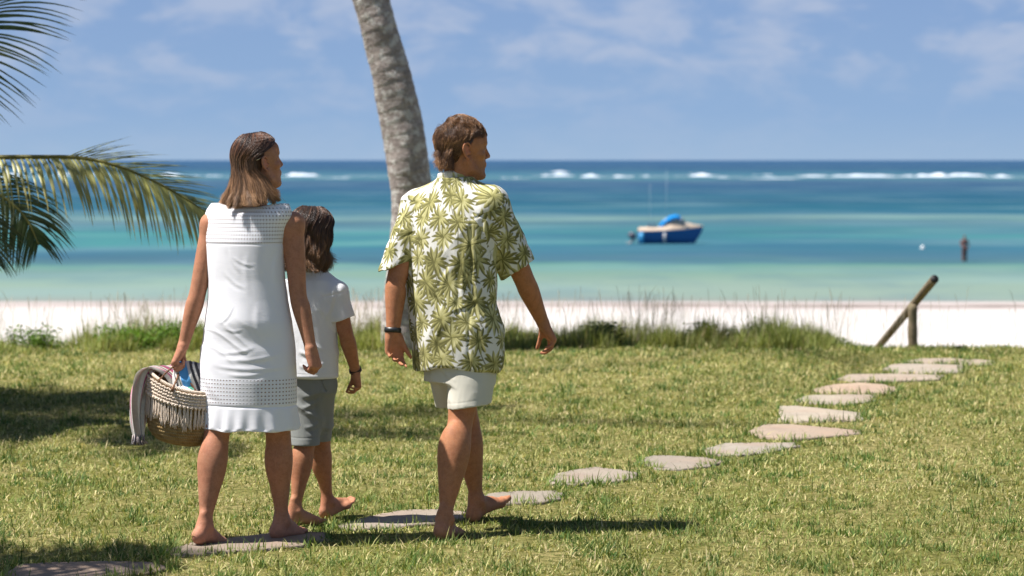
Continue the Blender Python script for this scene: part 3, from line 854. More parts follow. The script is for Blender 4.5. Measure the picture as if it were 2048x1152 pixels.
# ------------------------------------------------------------------ hair
def strand_mesh(name, paths, rad, col, mat, parent):
    """paths (N,S,3) world, rad (S,), col (N,S,3)"""
    N, S, _ = paths.shape
    t = np.gradient(paths, axis=1); t /= np.linalg.norm(t, axis=2)[..., None] + 1e-9
    ref = np.array([.3, -.9, .2]); a = np.cross(t, ref); a /= np.linalg.norm(a, axis=2)[..., None] + 1e-9
    b = np.cross(t, a)
    V = np.stack([paths + rad[None, :, None] * (math.cos(q) * a + math.sin(q) * b) for q in (0, 2.094, 4.189)], 2)
    C = np.repeat(col[:, :, None, :], 3, 2)
    base = (np.arange(N) * S * 3)[:, None, None]; s = (np.arange(S - 1) * 3)[None, :, None]; k = np.arange(3)[None, None, :]; k2 = (k + 1) % 3
    Q = np.stack([base + s + k, base + s + k2, base + s + 3 + k2, base + s + 3 + k], -1).reshape(-1, 4)
    return mk(name, V.reshape(-1, 3), Q, mat, parent, C.reshape(-1, 3))

def hair_material():
    m = Mat('hair_strands')
    sh = m.bsdf(m.attr(), .36, .55, **{'Sheen Weight': .1})
    return m.done(m.trans(sh, m.attr(), .12))

def clump_children(G, GC, n, r0, r1, rng, jit=.0012):
    """G (g,S,3) guides -> g*n children; spread r0 at root .. r1 at tip"""
    g, S, _ = G.shape
    off = rng.normal(size=(g, n, 3)); off /= np.linalg.norm(off, axis=2)[..., None] + 1e-9; off *= rng.random((g, n, 1)) ** .5
    w = np.linspace(r0, r1, S)[None, None, :, None]
    ph = rng.random((g, n, 1, 3)) * 6.28; fr = rng.uniform(1.5, 4, (g, n, 1, 1))
    tt = np.linspace(0, 1, S)[None, None, :, None]
    ch = G[:, None] + off[:, :, None, :] * w + jit * np.sin(ph + fr * tt * 6.28) * tt
    cc = GC[:, None] * rng.uniform(.55, 1.5, (g, n, 1, 1))
    return ch.reshape(g * n, S, 3), np.clip(cc.reshape(g * n, S, 3), 0, 1)

def flow_hair(H, prof, ang, nG, nC, rng, zend, colors, wave=(.004, 2.0), S=18, curl=.0, part=0.0, off=(.000, .016), spread=(.006, .006)):
    """hair falling from a crown over the head; prof rows: z, rx, ry, cy (head-local, before scale);
       ang rows: z, half angle measured from the back of the head (degrees)"""
    prof = np.array(sorted(prof)); ang = np.array(sorted(ang))
    th0 = np.linspace(-180, 180, nG) + rng.uniform(-2, 2, nG)
    lay = rng.random(nG)
    ze = zend[0] + (zend[1] - zend[0]) * np.clip(rng.random(nG) ** 1.5 + .25 * np.sin(th0 * .11), 0, 1)
    zt = .133
    # vertical parameter: fast over the crown, then even
    t = np.linspace(0, 1, S)[None]
    zs = zt - (zt - ze[:, None]) * (t ** 1.25)
    start = rng.random(nG)[:, None] ** 1.6 * .07          # where on the crown the strand starts
    zs = np.minimum(zs, zt - start * (1 - t))
    zc = .045
    rx = np.interp(zs, prof[:, 0], prof[:, 1]); ry = np.interp(zs, prof[:, 0], prof[:, 2]); cy = np.interp(zs, prof[:, 0], prof[:, 3])
    dome = np.sqrt(np.clip(1 - ((zs - zc) / (.094)) ** 2, 0.0004, 1)); dome = np.where(zs > zc, dome, 1)
    A = np.interp(zs, ang[:, 0], ang[:, 1]) / 180.0
    th = np.radians(th0[:, None]) * A
    L = off[0] + (off[1] - off[0]) * lay[:, None]
    amp = wave[0] * np.clip((zt - zs) / .2, 0, 1.3) ** 1.5
    tq = np.stack([np.sin(np.radians(th0)) * 2.6, np.cos(np.radians(th0)) * 2.6, th0 * 0], 1); tf = np.stack([np.sin(np.radians(th0)) * 11, np.cos(np.radians(th0)) * 11, th0 * 0 + 4], 1)
    ph = (5.5 * vnoise(tq, 3) + 1.6 * vnoise(tf, 4) + rng.normal(0, .25, nG))[:, None]; ph2 = (5.5 * vnoise(tq, 7) + 1.6 * vnoise(tf, 8) + rng.normal(0, .25, nG))[:, None]
    cl = vnoise(tf * 1.0, 12) * .5 + .5; lay = np.clip(.25 * lay + .75 * cl + rng.normal(0, .08, nG), 0, 1)
    wv = amp * np.sin(ph + wave[1] * (zt - zs) / .25 * 6.28); wv2 = amp * np.cos(ph2 + wave[1] * 1.1 * (zt - zs) / .25 * 6.28)
    rr = 1.0
    x = (rx * dome + L * np.minimum(1, dome + .3) + wv2 * .5) * np.sin(th) + wv * np.cos(th) + part * (1 - t) * dome * .0
    y = cy - (ry * dome + L * np.minimum(1, dome + .3) + wv2 * .8) * np.cos(th)
    z = zs + L * (1 - dome) * .9 + .004
    if curl:
        k = np.clip((t - .80) / .2, 0, 1) ** 2
        cw = (1.1 * vnoise(tf * .8, 33) + rng.normal(0, .12, nG))[:, None]; cs_ = (1.0 * vnoise(tf * .7, 37) + rng.normal(0, .10, nG))[:, None]
        x = x + curl * k * (np.sin(th) * (cw + .05) + np.cos(th) * cs_); y = y - curl * k * (np.cos(th) * (cw + .05) - np.sin(th) * cs_); z = z + curl * .45 * k * (np.abs(cw) - .2)
    G = H['c'] + (np.stack([x, y, z], -1) * H['s']) @ H['M'].T
    c0, c1, c2 = [np.array(c) for c in colors]
    u = np.clip(.36 + .62 * vnoise(tf * 1.7, 21) + rng.normal(0, .20, nG), 0, 1)[:, None, None]; tip = t[..., None] ** 2
    GC = c0 + (c1 - c0) * u; GC = GC + (c2 - GC) * tip * (.25 + .75 * u)
    ch, cc = clump_children(G, GC, nC, spread[0], spread[1], rng)
    # flyaways
    k = rng.choice(len(ch), 260); t_ = np.linspace(0, 1, S)[None, :, None] ** 1.6
    fl = ch[k] + rng.normal(0, 1, (260, 1, 3)) * np.array([.010, .010, .006]) * t_ + (ch[k] - H['c']) * .05 * t_
    return np.concatenate([ch, fl]), np.concatenate([cc, cc[k]])

def creases(p, Y0, segs):
    """soft pressed creases along straight lines given where the photo shows them on cloth about Y0 metres away"""
    d = np.zeros(len(p)); back = p[:, 1] < Y0
    for (ax, ay), (bx, by), w, amp in segs:
        a = P(ax, ay, Y0); b = P(bx, by, Y0); ab = (b - a)[[0, 2]]; L = np.linalg.norm(ab); e = ab / L
        q = p[:, [0, 2]] - a[[0, 2]]; t = (q @ e) / L; n = q @ np.array([-e[1], e[0]])
        n = n + .012 * np.sin(t * 3.0) * (amp > 0) - .004
        env = np.clip(np.minimum(t, 1 - t) * 4, 0, 1)
        w = w * 1.6; d += amp * env * (np.exp(-(n / w) ** 2) - .8 * np.exp(-((n + 1.7 * w) / (1.2 * w)) ** 2)) * back
    return d
SKIN = skin_material('skin')
HAIR = hair_material()
def cloth_material(name, base=None, scale=(1, 1, 1), rough=.8, trans=.22, weave=900, wr=.35, wrd=.004):
    m = Mat(name); o = m.obj()
    c = m.attr() if base is None else base
    if base is not None: c = m.mix(m.mr(m.noise(o, 6, 3), .3, .7, 0, .10), base, tuple(b * .86 for b in base))
    fine = m.noise(m.map(o, (1, 1, .35)), weave, 2)
    wrk = m.noise(m.map(o, (1.0, 1.0, .6), rot=(.3, .5, .2)), 26, 4, .55, 1.2)
    h = m.math('ADD', m.math('MULTIPLY', fine, .12), wrk)
    nb = m.bump(h, wr, wrd)
    sh = m.bsdf(c, rough, .18, nb, **{'Sheen Weight': .08})
    return m.done(m.trans(sh, c, trans))

def skin_col(V, base, seed=1):
    n = fbm(V * 14, 3, seed)[:, None]
    return np.array(base) * (1 + .10 * n) * np.array([1, 1 - 0.0, 1.0])

def fold(p, sx, sy, sz, seed):
    return 1 - 2 * np.abs(vnoise(p * np.array([sx, sy, sz]), seed))

def in_frame(p, r, f, c=(0, 0, 0)):
    q = p - np.array(c); return np.stack([q @ r, q @ f, q[:, 2]], 1)

# ================================================================== THE MAN
def build_man():
    yaw = R_(-27); r = np.array([math.cos(yaw), math.sin(yaw), 0]); f = np.array([-math.sin(yaw), math.cos(yaw), 0]); z = np.array([0, 0, 1.0])
    pel = P(917, 700, 10.45); pel[2] = .93
    neckb = P(911, 372, 10.47)
    shL = P(833, 414, 10.53); shR = P(982, 408, 10.38)
    elL = P(793, 560, 10.44); wrL = P(786, 662, 10.42)
    elR = P(1047, 556, 10.50); wrR = P(1085, 644, 10.62)
    hipL = pel - r * .088; hipR = pel + r * .088
    knR = P(921, 842, 10.36); anR = P(889, 1038, 10.23)
    knL = P(935, 842, 10.66); anL = P(953, 1002, 10.70)
    H = head_frame(P(926, 303, 10.46), R_(17), R_(0), 1.05)
    S = Sculpt()
    cx, cy = neckb[0], neckb[1] - .005
    sec = [(.80, pel[0], pel[1], .150, .10), (.93, pel[0], pel[1], .162, .110), (1.08, pel[0], pel[1], .145, .098), (1.22, cx - .003, cy, .160, .105), (1.36, cx, cy, .175, .105), (1.44, cx, cy, .125, .080), (1.49, cx, cy, .07, .06)]
    S.loft(sec, yaw, .03)
    for sh in (shL, shR):
        S.cone(neckb - z * .02, sh, .055, .058, .03)
    sculpt_head(S, H, neckb - z * .03, True)
    limb_arm(S, shL, elL, wrL, (.056, .050, .043, .044, .029))
    limb_arm(S, shR, elR, wrR, (.056, .052, .045, .044, .028))
    bk = unit(-f)
    limb_leg(S, hipR, knR, anR, (.092, .080, .054, .068, .032), bk, calf=.022)
    limb_leg(S, hipL, knL, anL, (.092, .078, .052, .062, .032), bk, calf=.02)
    sculpt_foot(S, anR + z * .0, unit(f - r * .12), 1.04, 1, R_(-3))
    sculpt_foot(S, anL, unit(f * .95 + r * .22), 1.04, -1, R_(18), .004)
    sculpt_hand(S, wrL, (.06, .03, -1), (.42, -.9, -.05), -1, 1.06, [(20, 26, 18), (32, 38, 22), (42, 46, 26), (50, 52, 28)], (24, 12, 8), 1.5)
    sculpt_hand(S, wrR, (.46, .12, -.86), (-.85, -.30, -.42), 1, 1.04, [(42, 38, 22), (44, 42, 24), (46, 45, 25), (48, 45, 25)], (28, 42, 14))
    V, Q = S.mesh(.0033, 1, lambda v: ((v[:, 2] > .13) & (v[:, 2] < .9)).astype(float))
    col = skin_col(V, (.41, .175, .080))
    col = head_colors(V, H, col, True, 1)
    # hands and soles a little paler / redder
    for w in (wrL, wrR):
        k = np.clip((w[2] - V[:, 2]) / .05, 0, 1) * (np.linalg.norm(V - (w - z * .08), axis=1) < .16)
        col = col * (1 - .25 * k[:, None]) + np.array([.50, .21, .13]) * .25 * k[:, None]
    k = np.clip((.10 - V[:, 2]) / .06, 0, 1)[:, None]; col = col * (1 - .3 * k) + np.array([.50, .24, .16]) * .3 * k
    body = mk('person', V, Q, SKIN, None, col)
    rebase(body, (pel[0], pel[1], 0))
    tag(body, 'tanned man in green palm print shirt and pale shorts, head turned right', 'person', 'family walking barefoot towards the beach')

    # ---------------- shirt
    S = Sculpt()
    def row(py, L, Rr, ry, Y=10.45):
        a = P((L + Rr) / 2, py, Y); hw = (Rr - L) / 2 / FPX * Y
        rx = math.sqrt(max(hw ** 2 - (ry * math.sin(yaw)) ** 2, .001)) / math.cos(yaw)
        return (a[2], a[0], a[1], rx, ry)
    rows = [row(737, 826, 1001, .138), row(700, 824, 1007, .142), row(650, 819, 1005, .140), row(605, 816, 989, .128), row(560, 813, 989, .126),
            row(500, 812, 993, .130), row(450, 812, 1000, .126), row(415, 818, 1002, .110), row(390, 842, 985, .090), row(368, 866, 952, .070), row(357, 876, 941, .064)]
    S.loft(rows, yaw, .02); TOR = S.ops[-1][0]
    S.cone(neckb + z * .005, shL + z * .012, .045, .060, .035); S.cone(neckb + z * .005, shR + z * .012, .045, .060, .035)
    slL = P(790, 530, 10.45); slR = P(1034, 536, 10.47)
    S.cone(shL, slL + (slL - shL) * .12, .064, .056, .025); S.cone(shR, slR + (slR - shR) * .12, .072, .078, .025)
    # sleeve openings
    for sh, sl, el, rad, nrm in ((shL, slL, elL, .050, unit([.35, .05, -1])), (shR, slR, elR, .063, unit([.62, .1, -1]))):
        S.halfspace(sl, -nrm, 's', .004, sl - .14, sl + .14) if False else None
        c = sl + nrm * .10
        # cut everything past the cuff plane near the arm
        def cut(X, Y, Z, c0=sl, n0=nrm):
            pl = (X - c0[0]) * n0[0] + (Y - c0[1]) * n0[1] + (Z - c0[2]) * n0[2]
            rr = np.sqrt((X - c0[0] - pl * n0[0]) ** 2 + (Y - c0[1] - pl * n0[1]) ** 2 + (Z - c0[2] - pl * n0[2]) ** 2)
            return np.maximum(np.maximum(-pl, rr - .11), .006 - TOR(X, Y, Z))       # keep the flank of the shirt itself
        S.put(cut, sl - .16, sl + .16, .003, 's')
        S.cone(sl - nrm * .012, sl + nrm * .05, rad - .014, rad - .004, .004, 's')
    # open hem
    hz = P(900, 737, 10.45)[2]
    hs = [(hz - .02, rows[0][1], rows[0][2], rows[0][3] - .007, rows[0][4] - .007), (hz + .03, rows[1][1], rows[1][2], rows[1][3] - .016, rows[1][4] - .016)]
    S.loft(hs, yaw, .002, 's')
    # arms push the side seams a little; sewing, folds
    aL, aR = (shL, slL), (shR, slR)
    def disp(p):
        q = in_frame(p, r, f, (cx, cy, 0))
        low = np.clip((1.38 - p[:, 2]) / .35, 0, 1)
        d = .0050 * low * fold(q, 9, 6, 1.6, 3) + .0030 * low * fold(q + .12 * vnoise(q * 4)[:, None], 18, 9, 3.2, 5)
        # diagonal drag lines from the shoulders and across the waist
        qq = q.copy(); qq[:, 0] = q[:, 0] + .9 * q[:, 2]
        d += .0028 * fold(qq, 9, 5, 2, 8) * np.clip((q[:, 0] + .25) * 3, 0, 1)
        qq = q.copy(); qq[:, 0] = q[:, 0] - .8 * q[:, 2]
        d += .0020 * fold(qq, 11, 5, 2.5, 9)
        # centre-right box pleat shadow and shoulder seam line
        d += -.0035 * np.exp(-((q[:, 0] - .135) / .007) ** 2) * (q[:, 1] < 0) * np.clip((1.40 - p[:, 2]) / .1, 0, 1)
        # armhole seams
        for (a, b), s_ in ((aL, -1), (aR, 1)):
            t = (p - a) @ unit(b - a)
            d += -.0030 * np.exp(-((t - .005) / .005) ** 2) * np.clip((np.abs(q[:, 0]) - .13) / .03, 0, 1)
            d += .0060 * np.exp(-(((t - .03) / .16) ** 2)) * .55 * fold(p * np.array([1, 1, .35]), 30, 30, 8, 12) * np.clip((np.abs(q[:, 0]) - .14) / .05, 0, 1)
        d += creases(p, 10.45, [((935, 470), (925, 640), .006, .003), ((948, 480), (962, 640), .005, .003), ((905, 520), (880, 600), .005, .0022), ((830, 440), (860, 520), .005, .002), ((850, 560), (905, 610), .006, .0026), ((900, 620), (960, 590), .005, .0026), ((840, 620), (835, 720), .006, .003), ((960, 640), (985, 720), .006, .003), ((880, 640), (870, 725), .006, .0025), ((985, 420), (1000, 500), .005, .003), ((970, 430), (978, 520), .005, .003), ((1010, 440), (1030, 530), .005, .003)])
        # hem waves
        h = np.clip((hz + .14 - p[:, 2]) / .14, 0, 1)
        d += .012 * h * vnoise(q * np.array([10, 10, 1.5]), 21)
        return d * np.clip((p[:, 2] - hz) / .012, 0, 1)
    S.disp.append((disp, .03))
    V, Q = S.mesh(.0024, 1)
    # hem rises on the left, dips at the back
    h = np.clip((hz + .10 - V[:, 2]) / .10, 0, 1)
    q = in_frame(V, r, f, (cx, cy, 0))
    V[:, 2] += h * (.010 * np.sin(q[:, 0] * 16 + 1.0) + .006 * vnoise(q * np.array([18, 18, 1]), 4))
    # palm print, laid out on unrolled cloth
    tor = np.arctan2(q[:, 0], -q[:, 1] * 1.25) * .185; uv = np.stack([tor, V[:, 2]], 1)
    for k, ((a, b), sh) in enumerate(((aL, shL), (aR, shR))):
        ax = unit(b - a); t = (V - a) @ ax; rad = V - a - t[:, None] * ax
        s_ = -1 if k == 0 else 1
        m = (t > .0) & (np.linalg.norm(rad, axis=1) < .125) & (q[:, 0] * s_ > .148) & (V[:, 2] > slL[2] - .08)
        e1 = unit(np.array([0, -1.0, 0]) - ax * np.dot([0, -1, 0], ax)); e2 = np.cross(ax, e1)
        uu = np.arctan2(rad @ e2, rad @ e1) * .075
        uv[m] = np.stack([uu[m] + 3.0 + k * 2, -t[m] + 2], 1)
    rng = np.random.default_rng(5)
    def lay(u0, u1, v0, v1):
        pts = []
        for row_i, v in enumerate(np.arange(v0, v1, .086)):
            for u in np.arange(u0, u1, .100):
                pts.append((u + .048 * (row_i % 2) + rng.uniform(-.022, .022), v + rng.uniform(-.020, .020), rng.uniform(.88, 1.38)))
        return pts
    pts = lay(-.62, .62, .66, 1.56) + lay(2.7, 3.3, 1.68, 2.06) + lay(4.7, 5.3, 1.68, 2.06)
    white = np.array([.79, .77, .71]); olive = np.array([.40, .37, .135]); dark = np.array([.17, .16, .055]); pale = np.array([.60, .56, .28])
    col = np.repeat(white[None], len(V), 0)
    order = rng.permutation(len(pts))
    base_n = vnoise(np.concatenate([uv * 45, uv[:, :1] * 0], 1), 2)
    for it in order:      # trunks first
        u0, v0, sc = pts[it]; m = np.nonzero((np.abs(uv[:, 0] - u0) < .06) & (v0 - uv[:, 1] < .115) & (v0 - uv[:, 1] > 0))[0]
        if not len(m): continue
        t = (v0 - uv[m, 1]) / .105; bend = rng.uniform(-.03, .03)
        w = np.clip(1 - np.abs(uv[m, 0] - u0 - bend * t ** 2) / (.0022 + .0012 * t), 0, 1) * (t < 1)
        w = np.clip(w * 3, 0, 1)[:, None]
        col[m] = col[m] * (1 - w * .8) + np.array([.17, .15, .055]) * w * .8
    for it in order:
        u0, v0, sc = pts[it]; du = uv[:, 0] - u0; dv = uv[:, 1] - v0
        m = np.nonzero((np.abs(du) < .085 * sc) & (np.abs(dv) < .085 * sc))[0]
        if not len(m): continue
        du = du[m] / sc; dv = dv[m] / sc; rr = np.sqrt(du ** 2 + dv ** 2) + 1e-6
        n = 14; a0 = rng.uniform(0, 6.28); tone = rng.random()
        cov = np.zeros(len(m)); shade = np.zeros(len(m))
        for k in range(n):
            a = a0 + k * 2 * np.pi / n + rng.uniform(-.13, .13)
            down = max(0, -math.sin(a)); Lk = rng.uniform(.052, .070) * (1.0 + .18 * down)
            # the leaf droops: its axis bends towards the ground
            ex, ez = math.cos(a), math.sin(a)
            t = np.clip((du * ex + dv * ez) / Lk, 0, 1)
            px_ = ex * Lk * t; pz_ = ez * Lk * t - .016 * t ** 2 * abs(ex)
            dist = np.sqrt((du - px_) ** 2 + (dv - pz_) ** 2)
            w = .0070 * np.sin(np.pi * np.clip(t * .93 + .05, 0, 1) ** .75) + .0010
            c = np.clip((w - dist) / .0014, 0, 1)
            side = (du * -ez + dv * ex)
            s_ = .5 + .5 * np.clip(side / .004, -1, 1) * (1 if ex > 0 else -1)
            rib = np.exp(-(dist / .0011) ** 2)
            up = c > cov
            shade = np.where(up, s_ * (1 - .0 * rib) + rib * .5, shade); cov = np.maximum(cov, c)
        shade = np.clip(shade + .25 * base_n[m] - .45 * np.exp(-(rr / .012) ** 2) - .45 * tone + .15, 0, 1.2)
        cl = np.where(shade[:, None] < .5, dark + (olive - dark) * (shade[:, None] * 2), olive + (pale - olive) * (shade[:, None] * 2 - 1))
        col[m] = col[m] * (1 - cov[:, None]) + cl * cov[:, None]
    mk('shirt', V, Q, cloth_material('shirt_cloth', None, trans=.16, wr=.4), body, col)
    # collar band
    m = MB(); th = np.linspace(0, 2 * np.pi, 49)[:-1]
    prof = [(.000, -.010), (.006, .020), (.004, .034), (-.004, .036), (-.008, .020), (-.007, -.01)]
    cc = P(910, 358, 10.47); G = []
    for o_, zz in prof:
        ring = []
        for t in th:
            back = max(0, -math.cos(t))
            rx, ry = .072 + o_, .068 + o_
            x = rx * math.sin(t); y = ry * math.cos(t)
            ring.append(cc + r * x + f * y + z * (zz - .022 * (1 - back) ** 1.0 + .004 * math.sin(3 * t)))
        G.append(ring)
    G = np.array(G)
    cl = np.repeat(white[None], G.shape[0] * G.shape[1], 0).reshape(G.shape)
    nz = fbm(G.reshape(-1, 3) * 34, 2, 7).reshape(G.shape[:2]); cl = np.where((nz > .12)[..., None], olive * 1.1, cl)
    m.grid(G, cl, closed=True); m.build('collar', cloth_material('collar_cloth', None), body)

    # ---------------- shorts
    S = Sculpt(); sh_rows = []
    wz = P(900, 715, 10.45)[2]
    S.loft([(wz - .10, pel[0], pel[1], .155, .118), (wz + .02, pel[0], pel[1], .160, .122), (wz + .18, pel[0], pel[1], .150, .115)], yaw, .02)
    RT = P(946, 700, 10.42); RB = P(938, 812, 10.37); LT = P(893, 700, 10.50); LB = P(906, 808, 10.58)
    S.cone(RT, RB, .112, .092, .03, ax=r, sq=1.02); S.cone(LT, LB, .096, .076, .03)
    nR = unit([.16, .0, -1]); nL = unit([.10, .12, -1])
    for c0, n0, rad in ((RB, nR, .092), (LB, nL, .076)):
        def cut2(X, Y, Z, c0=c0, n0=n0):
            return -((X - c0[0]) * n0[0] + (Y - c0[1]) * n0[1] + (Z - c0[2]) * n0[2])
        # trim only round this leg
        def cutr(X, Y, Z, c0=c0, n0=n0, fnc=cut2):
            rr = np.sqrt((X - c0[0]) ** 2 + (Y - c0[1]) ** 2)
            return np.maximum(fnc(X, Y, Z), rr - .13)
        S.put(cutr, c0 - np.array([.14, .14, .12]), c0 + np.array([.14, .14, .05]), .003, 's')
        S.cone(c0 - n0 * .022, c0 + n0 * .03, rad - .020, rad - .004, .003, 's')
    def disp(p):
        q = in_frame(p, r, f, pel)
        d = .003 * fold(q, 11, 11, 5, 31) + .0022 * fold(q + .2 * vnoise(q * 6)[:, None], 20, 20, 14, 32)
        # hem stitching
        for c0, n0 in ((RB, nR), (LB, nL)):
            t = (p - c0) @ n0; rr = np.linalg.norm((p - c0)[:, :2], axis=1)
            d -= .0009 * np.exp(-((t + .026) / .0030) ** 2) * (rr < .13)
        d -= .002 * np.exp(-((q[:, 0] - .0) / .003) ** 2)
        return d * .8 - .001
    S.disp.append((disp, .02))
    V, Q = S.mesh(.003, 1)
    mk('shorts', V, Q, cloth_material('pale_shorts_cloth', (.62, .59, .50), trans=.08, wr=.3), body)

    # ---------------- wristband on the left wrist
    m = MB(); ax = unit(wrL - elL); c0 = wrL - ax * .004; e1 = unit(np.cross(ax, [0, 1, 0])); e2 = np.cross(ax, e1)
    th = np.arange(28) * 2 * np.pi / 28; G = []
    for o_, a_ in ((.0, -.011), (.0035, -.010), (.0045, 0), (.0035, .010), (.0, .011)):
        bulge = .0025 * np.exp(-((th - np.pi * 0.9) / .5) ** 2)
        G.append(c0 + ax * a_ + (e1[None] * np.cos(th)[:, None] + e2[None] * np.sin(th)[:, None]) * (.0318 + o_ + bulge)[:, None])
    m.grid(np.array(G), closed=True)
    mb = Mat('black_rubber'); w = m.build('wristband', mb.done(mb.bsdf((.015, .016, .017), .4)), body, col=False)

    # ---------------- hair
    rng = np.random.default_rng(11)
    g = 17000; v = rng.normal(size=(g * 2, 3)); v /= np.linalg.norm(v, axis=1)[:, None]
    E = np.array([.078, .098, .090]); C0 = np.array([0, -.014, .043]); 
    root = C0 + v * E
    x, y, zz = root.T; ax_ = np.abs(x)
    hl = np.interp(y, [-.12, -.045, -.02, .015, .035, .06, .09], [-.088, -.080, .010, .028, .062, .088, .100])
    root = root[(zz > hl)][:g]; v = ((root - C0) / E); g = len(root)
    x, y, zz = root.T
    S_ = 14
    top = np.clip((zz - .075) / .045, 0, 1); nape = np.clip((-.005 - zz) / .05, 0, 1) * (y < -.02); front = np.clip((y - .01) / .05, 0, 1)
    L = .050 + .030 * top + .012 * nape + rng.uniform(-.008, .012, g)
    # clumps: shared random direction per clump cell
    cell = np.stack([vnoise(root * 30, 3), vnoise(root * 30, 4), vnoise(root * 30, 5)], 1)
    side = np.sign(x) * np.clip(np.abs(x) / .05, 0, 1)
    comb = np.zeros((g, 3))
    comb[:, 0] = .9 * top * .6 + .2 * side
    comb[:, 1] = -.55 * (1 - top) * (1 - nape) + top * (.35 + .55 * front) - .6 * nape
    comb[:, 2] = -.95 * (1 - top) - .15 * nape
    sf = np.clip((y + .005) / .03, 0, 1) * (1 - top); comb[:, 1] -= 1.0 * sf; comb[:, 2] += .62 * sf
    comb += cell * (.22 + .80 * top[:, None])
    p = root.copy(); path = [p.copy()]; nrm = unit(1) if False else (v / E); nrm /= np.linalg.norm(nrm, axis=1)[:, None]
    dirn = comb.copy(); ph = 5.0 * vnoise(root * 34, 6) + rng.random(g) * .6; fq = rng.uniform(.8, 1.1, g)
    lift = .003 + .009 * top + rng.uniform(0, .005, g) + .006 * front * top
    for i in range(1, S_):
        t = i / (S_ - 1)
        nn = (p - C0) / E ** 2; nn /= np.linalg.norm(nn, axis=1)[:, None]
        dd = dirn - nn * (dirn * nn).sum(1)[:, None]; dd /= np.linalg.norm(dd, axis=1)[:, None] + 1e-9
        sd = np.cross(dd, nn)
        wob = np.sin(ph + t * fq * 6.5)[:, None]
        d2 = dd + sd * wob * (.14 + .60 * top[:, None]) + nn * (.9 * (1 - t) ** 2 - .10 + .5 * (nape * t)[:, None] + (.12 + .20 * top[:, None]) * np.cos(ph * 1.7 + t * 7)[:, None])
        d2 /= np.linalg.norm(d2, axis=1)[:, None]
        p = p + d2 * (L / (S_ - 1))[:, None]
        q = (p - C0) / E; rr = np.linalg.norm(q, axis=1); mn = 1 + .02 + lift / .09 * min(1, t * 2.2) * .75; mx = 1 + lift / .09 * 1.7 + .05
        rr2 = np.clip(rr, mn, mx); p = C0 + q / rr[:, None] * rr2[:, None] * E
        path.append(p.copy())
    G = np.stack(path, 1)
    # longer hair turned out at the nape
    gn = 4200; tn = np.radians(rng.uniform(-72, 72, gn)); zn = rng.uniform(-.048, .022, gn)
    rn = np.stack([(.058 + .28 * (zn + .02)) * np.sin(tn), -.040 - (.050 + .26 * (zn + .02)) * np.cos(tn), zn], 1)
    dn = np.stack([.35 * np.sin(tn) + rng.normal(0, .1, gn) - .15, -.30 * np.cos(tn) + rng.normal(0, .15, gn), -1.0 + rng.normal(0, .2, gn)], 1)
    tt = np.linspace(0, 1, S_)[None, :, None]; Ln = rng.uniform(.024, .036, gn)[:, None, None]
    out = np.stack([np.sin(tn), -np.cos(tn), tn * 0], 1)[:, None]; bend = np.stack([vnoise(rn * 55, 31 + q_) for q_ in range(3)], -1)[:, None] * .014 + rng.normal(0, 1, (gn, 1, 3)) * .002
    GN = rn[:, None] + dn[:, None] * tt * Ln + out * (.005 * np.sin(tt * 2.6) + .002 * tt ** 2) + bend * tt ** 2
    G = np.concatenate([G, GN]); g = len(G); cell = np.concatenate([cell, np.stack([vnoise(rn * 40, 41 + q_) for q_ in range(3)], -1)])
    G = H['c'] + (G * H['s']) @ H['M'].T
    u = np.clip(rng.normal(.40, .22, (g, 1, 1)) + .75 * cell[:, :1, None], 0, 1); t = np.linspace(0, 1, S_)[None, :, None]
    GC = np.array([.075, .032, .015]) + (np.array([.60, .31, .135]) - np.array([.075, .032, .015])) * u * (.35 + .65 * t)
    ch, cc = clump_children(G, GC, 1, .0012, .0022, rng, .0012)
    strand_mesh('hair', ch, np.linspace(.00052, .00030, S_), cc, HAIR, body)
    S = Sculpt(); S.ball(hp(H, 0, -.017, .045), np.array([.0815, .1005, .0925]) * H['s'], .01, 'u', H['M'])
    S.ball(hp(H, 0, -.054, -.015), np.array([.062, .042, .050]) * H['s'], .03, 'u', H['M'])
    def hairline(X, Y, Z):
        x, y, zl = [((X - H['c'][0]) * H['M'][0, i] + (Y - H['c'][1]) * H['M'][1, i] + (Z - H['c'][2]) * H['M'][2, i]) / H['s'] for i in range(3)]
        return zl - np.interp(y.ravel(), [-.12, -.045, -.02, .015, .035, .06, .09], [-.08, -.075, .018, .034, .068, .092, .104]).reshape(y.shape)
    S.put(hairline, H['c'] - .2, H['c'] + .2, .004, 's')
    S.disp.append((lambda p: .004 * fbm(p * 60, 2, 3), .02))
    V, Q = S.mesh(.003, 0)
    mh = Mat('hair_base'); mk('scalp_hair', V, Q, mh.done(mh.bsdf(mh.mix(mh.noise(mh.obj(), 120, 3), (.035, .016, .008), (.10, .045, .02)), .7, .2)), body)
    return body
MAN = build_man()
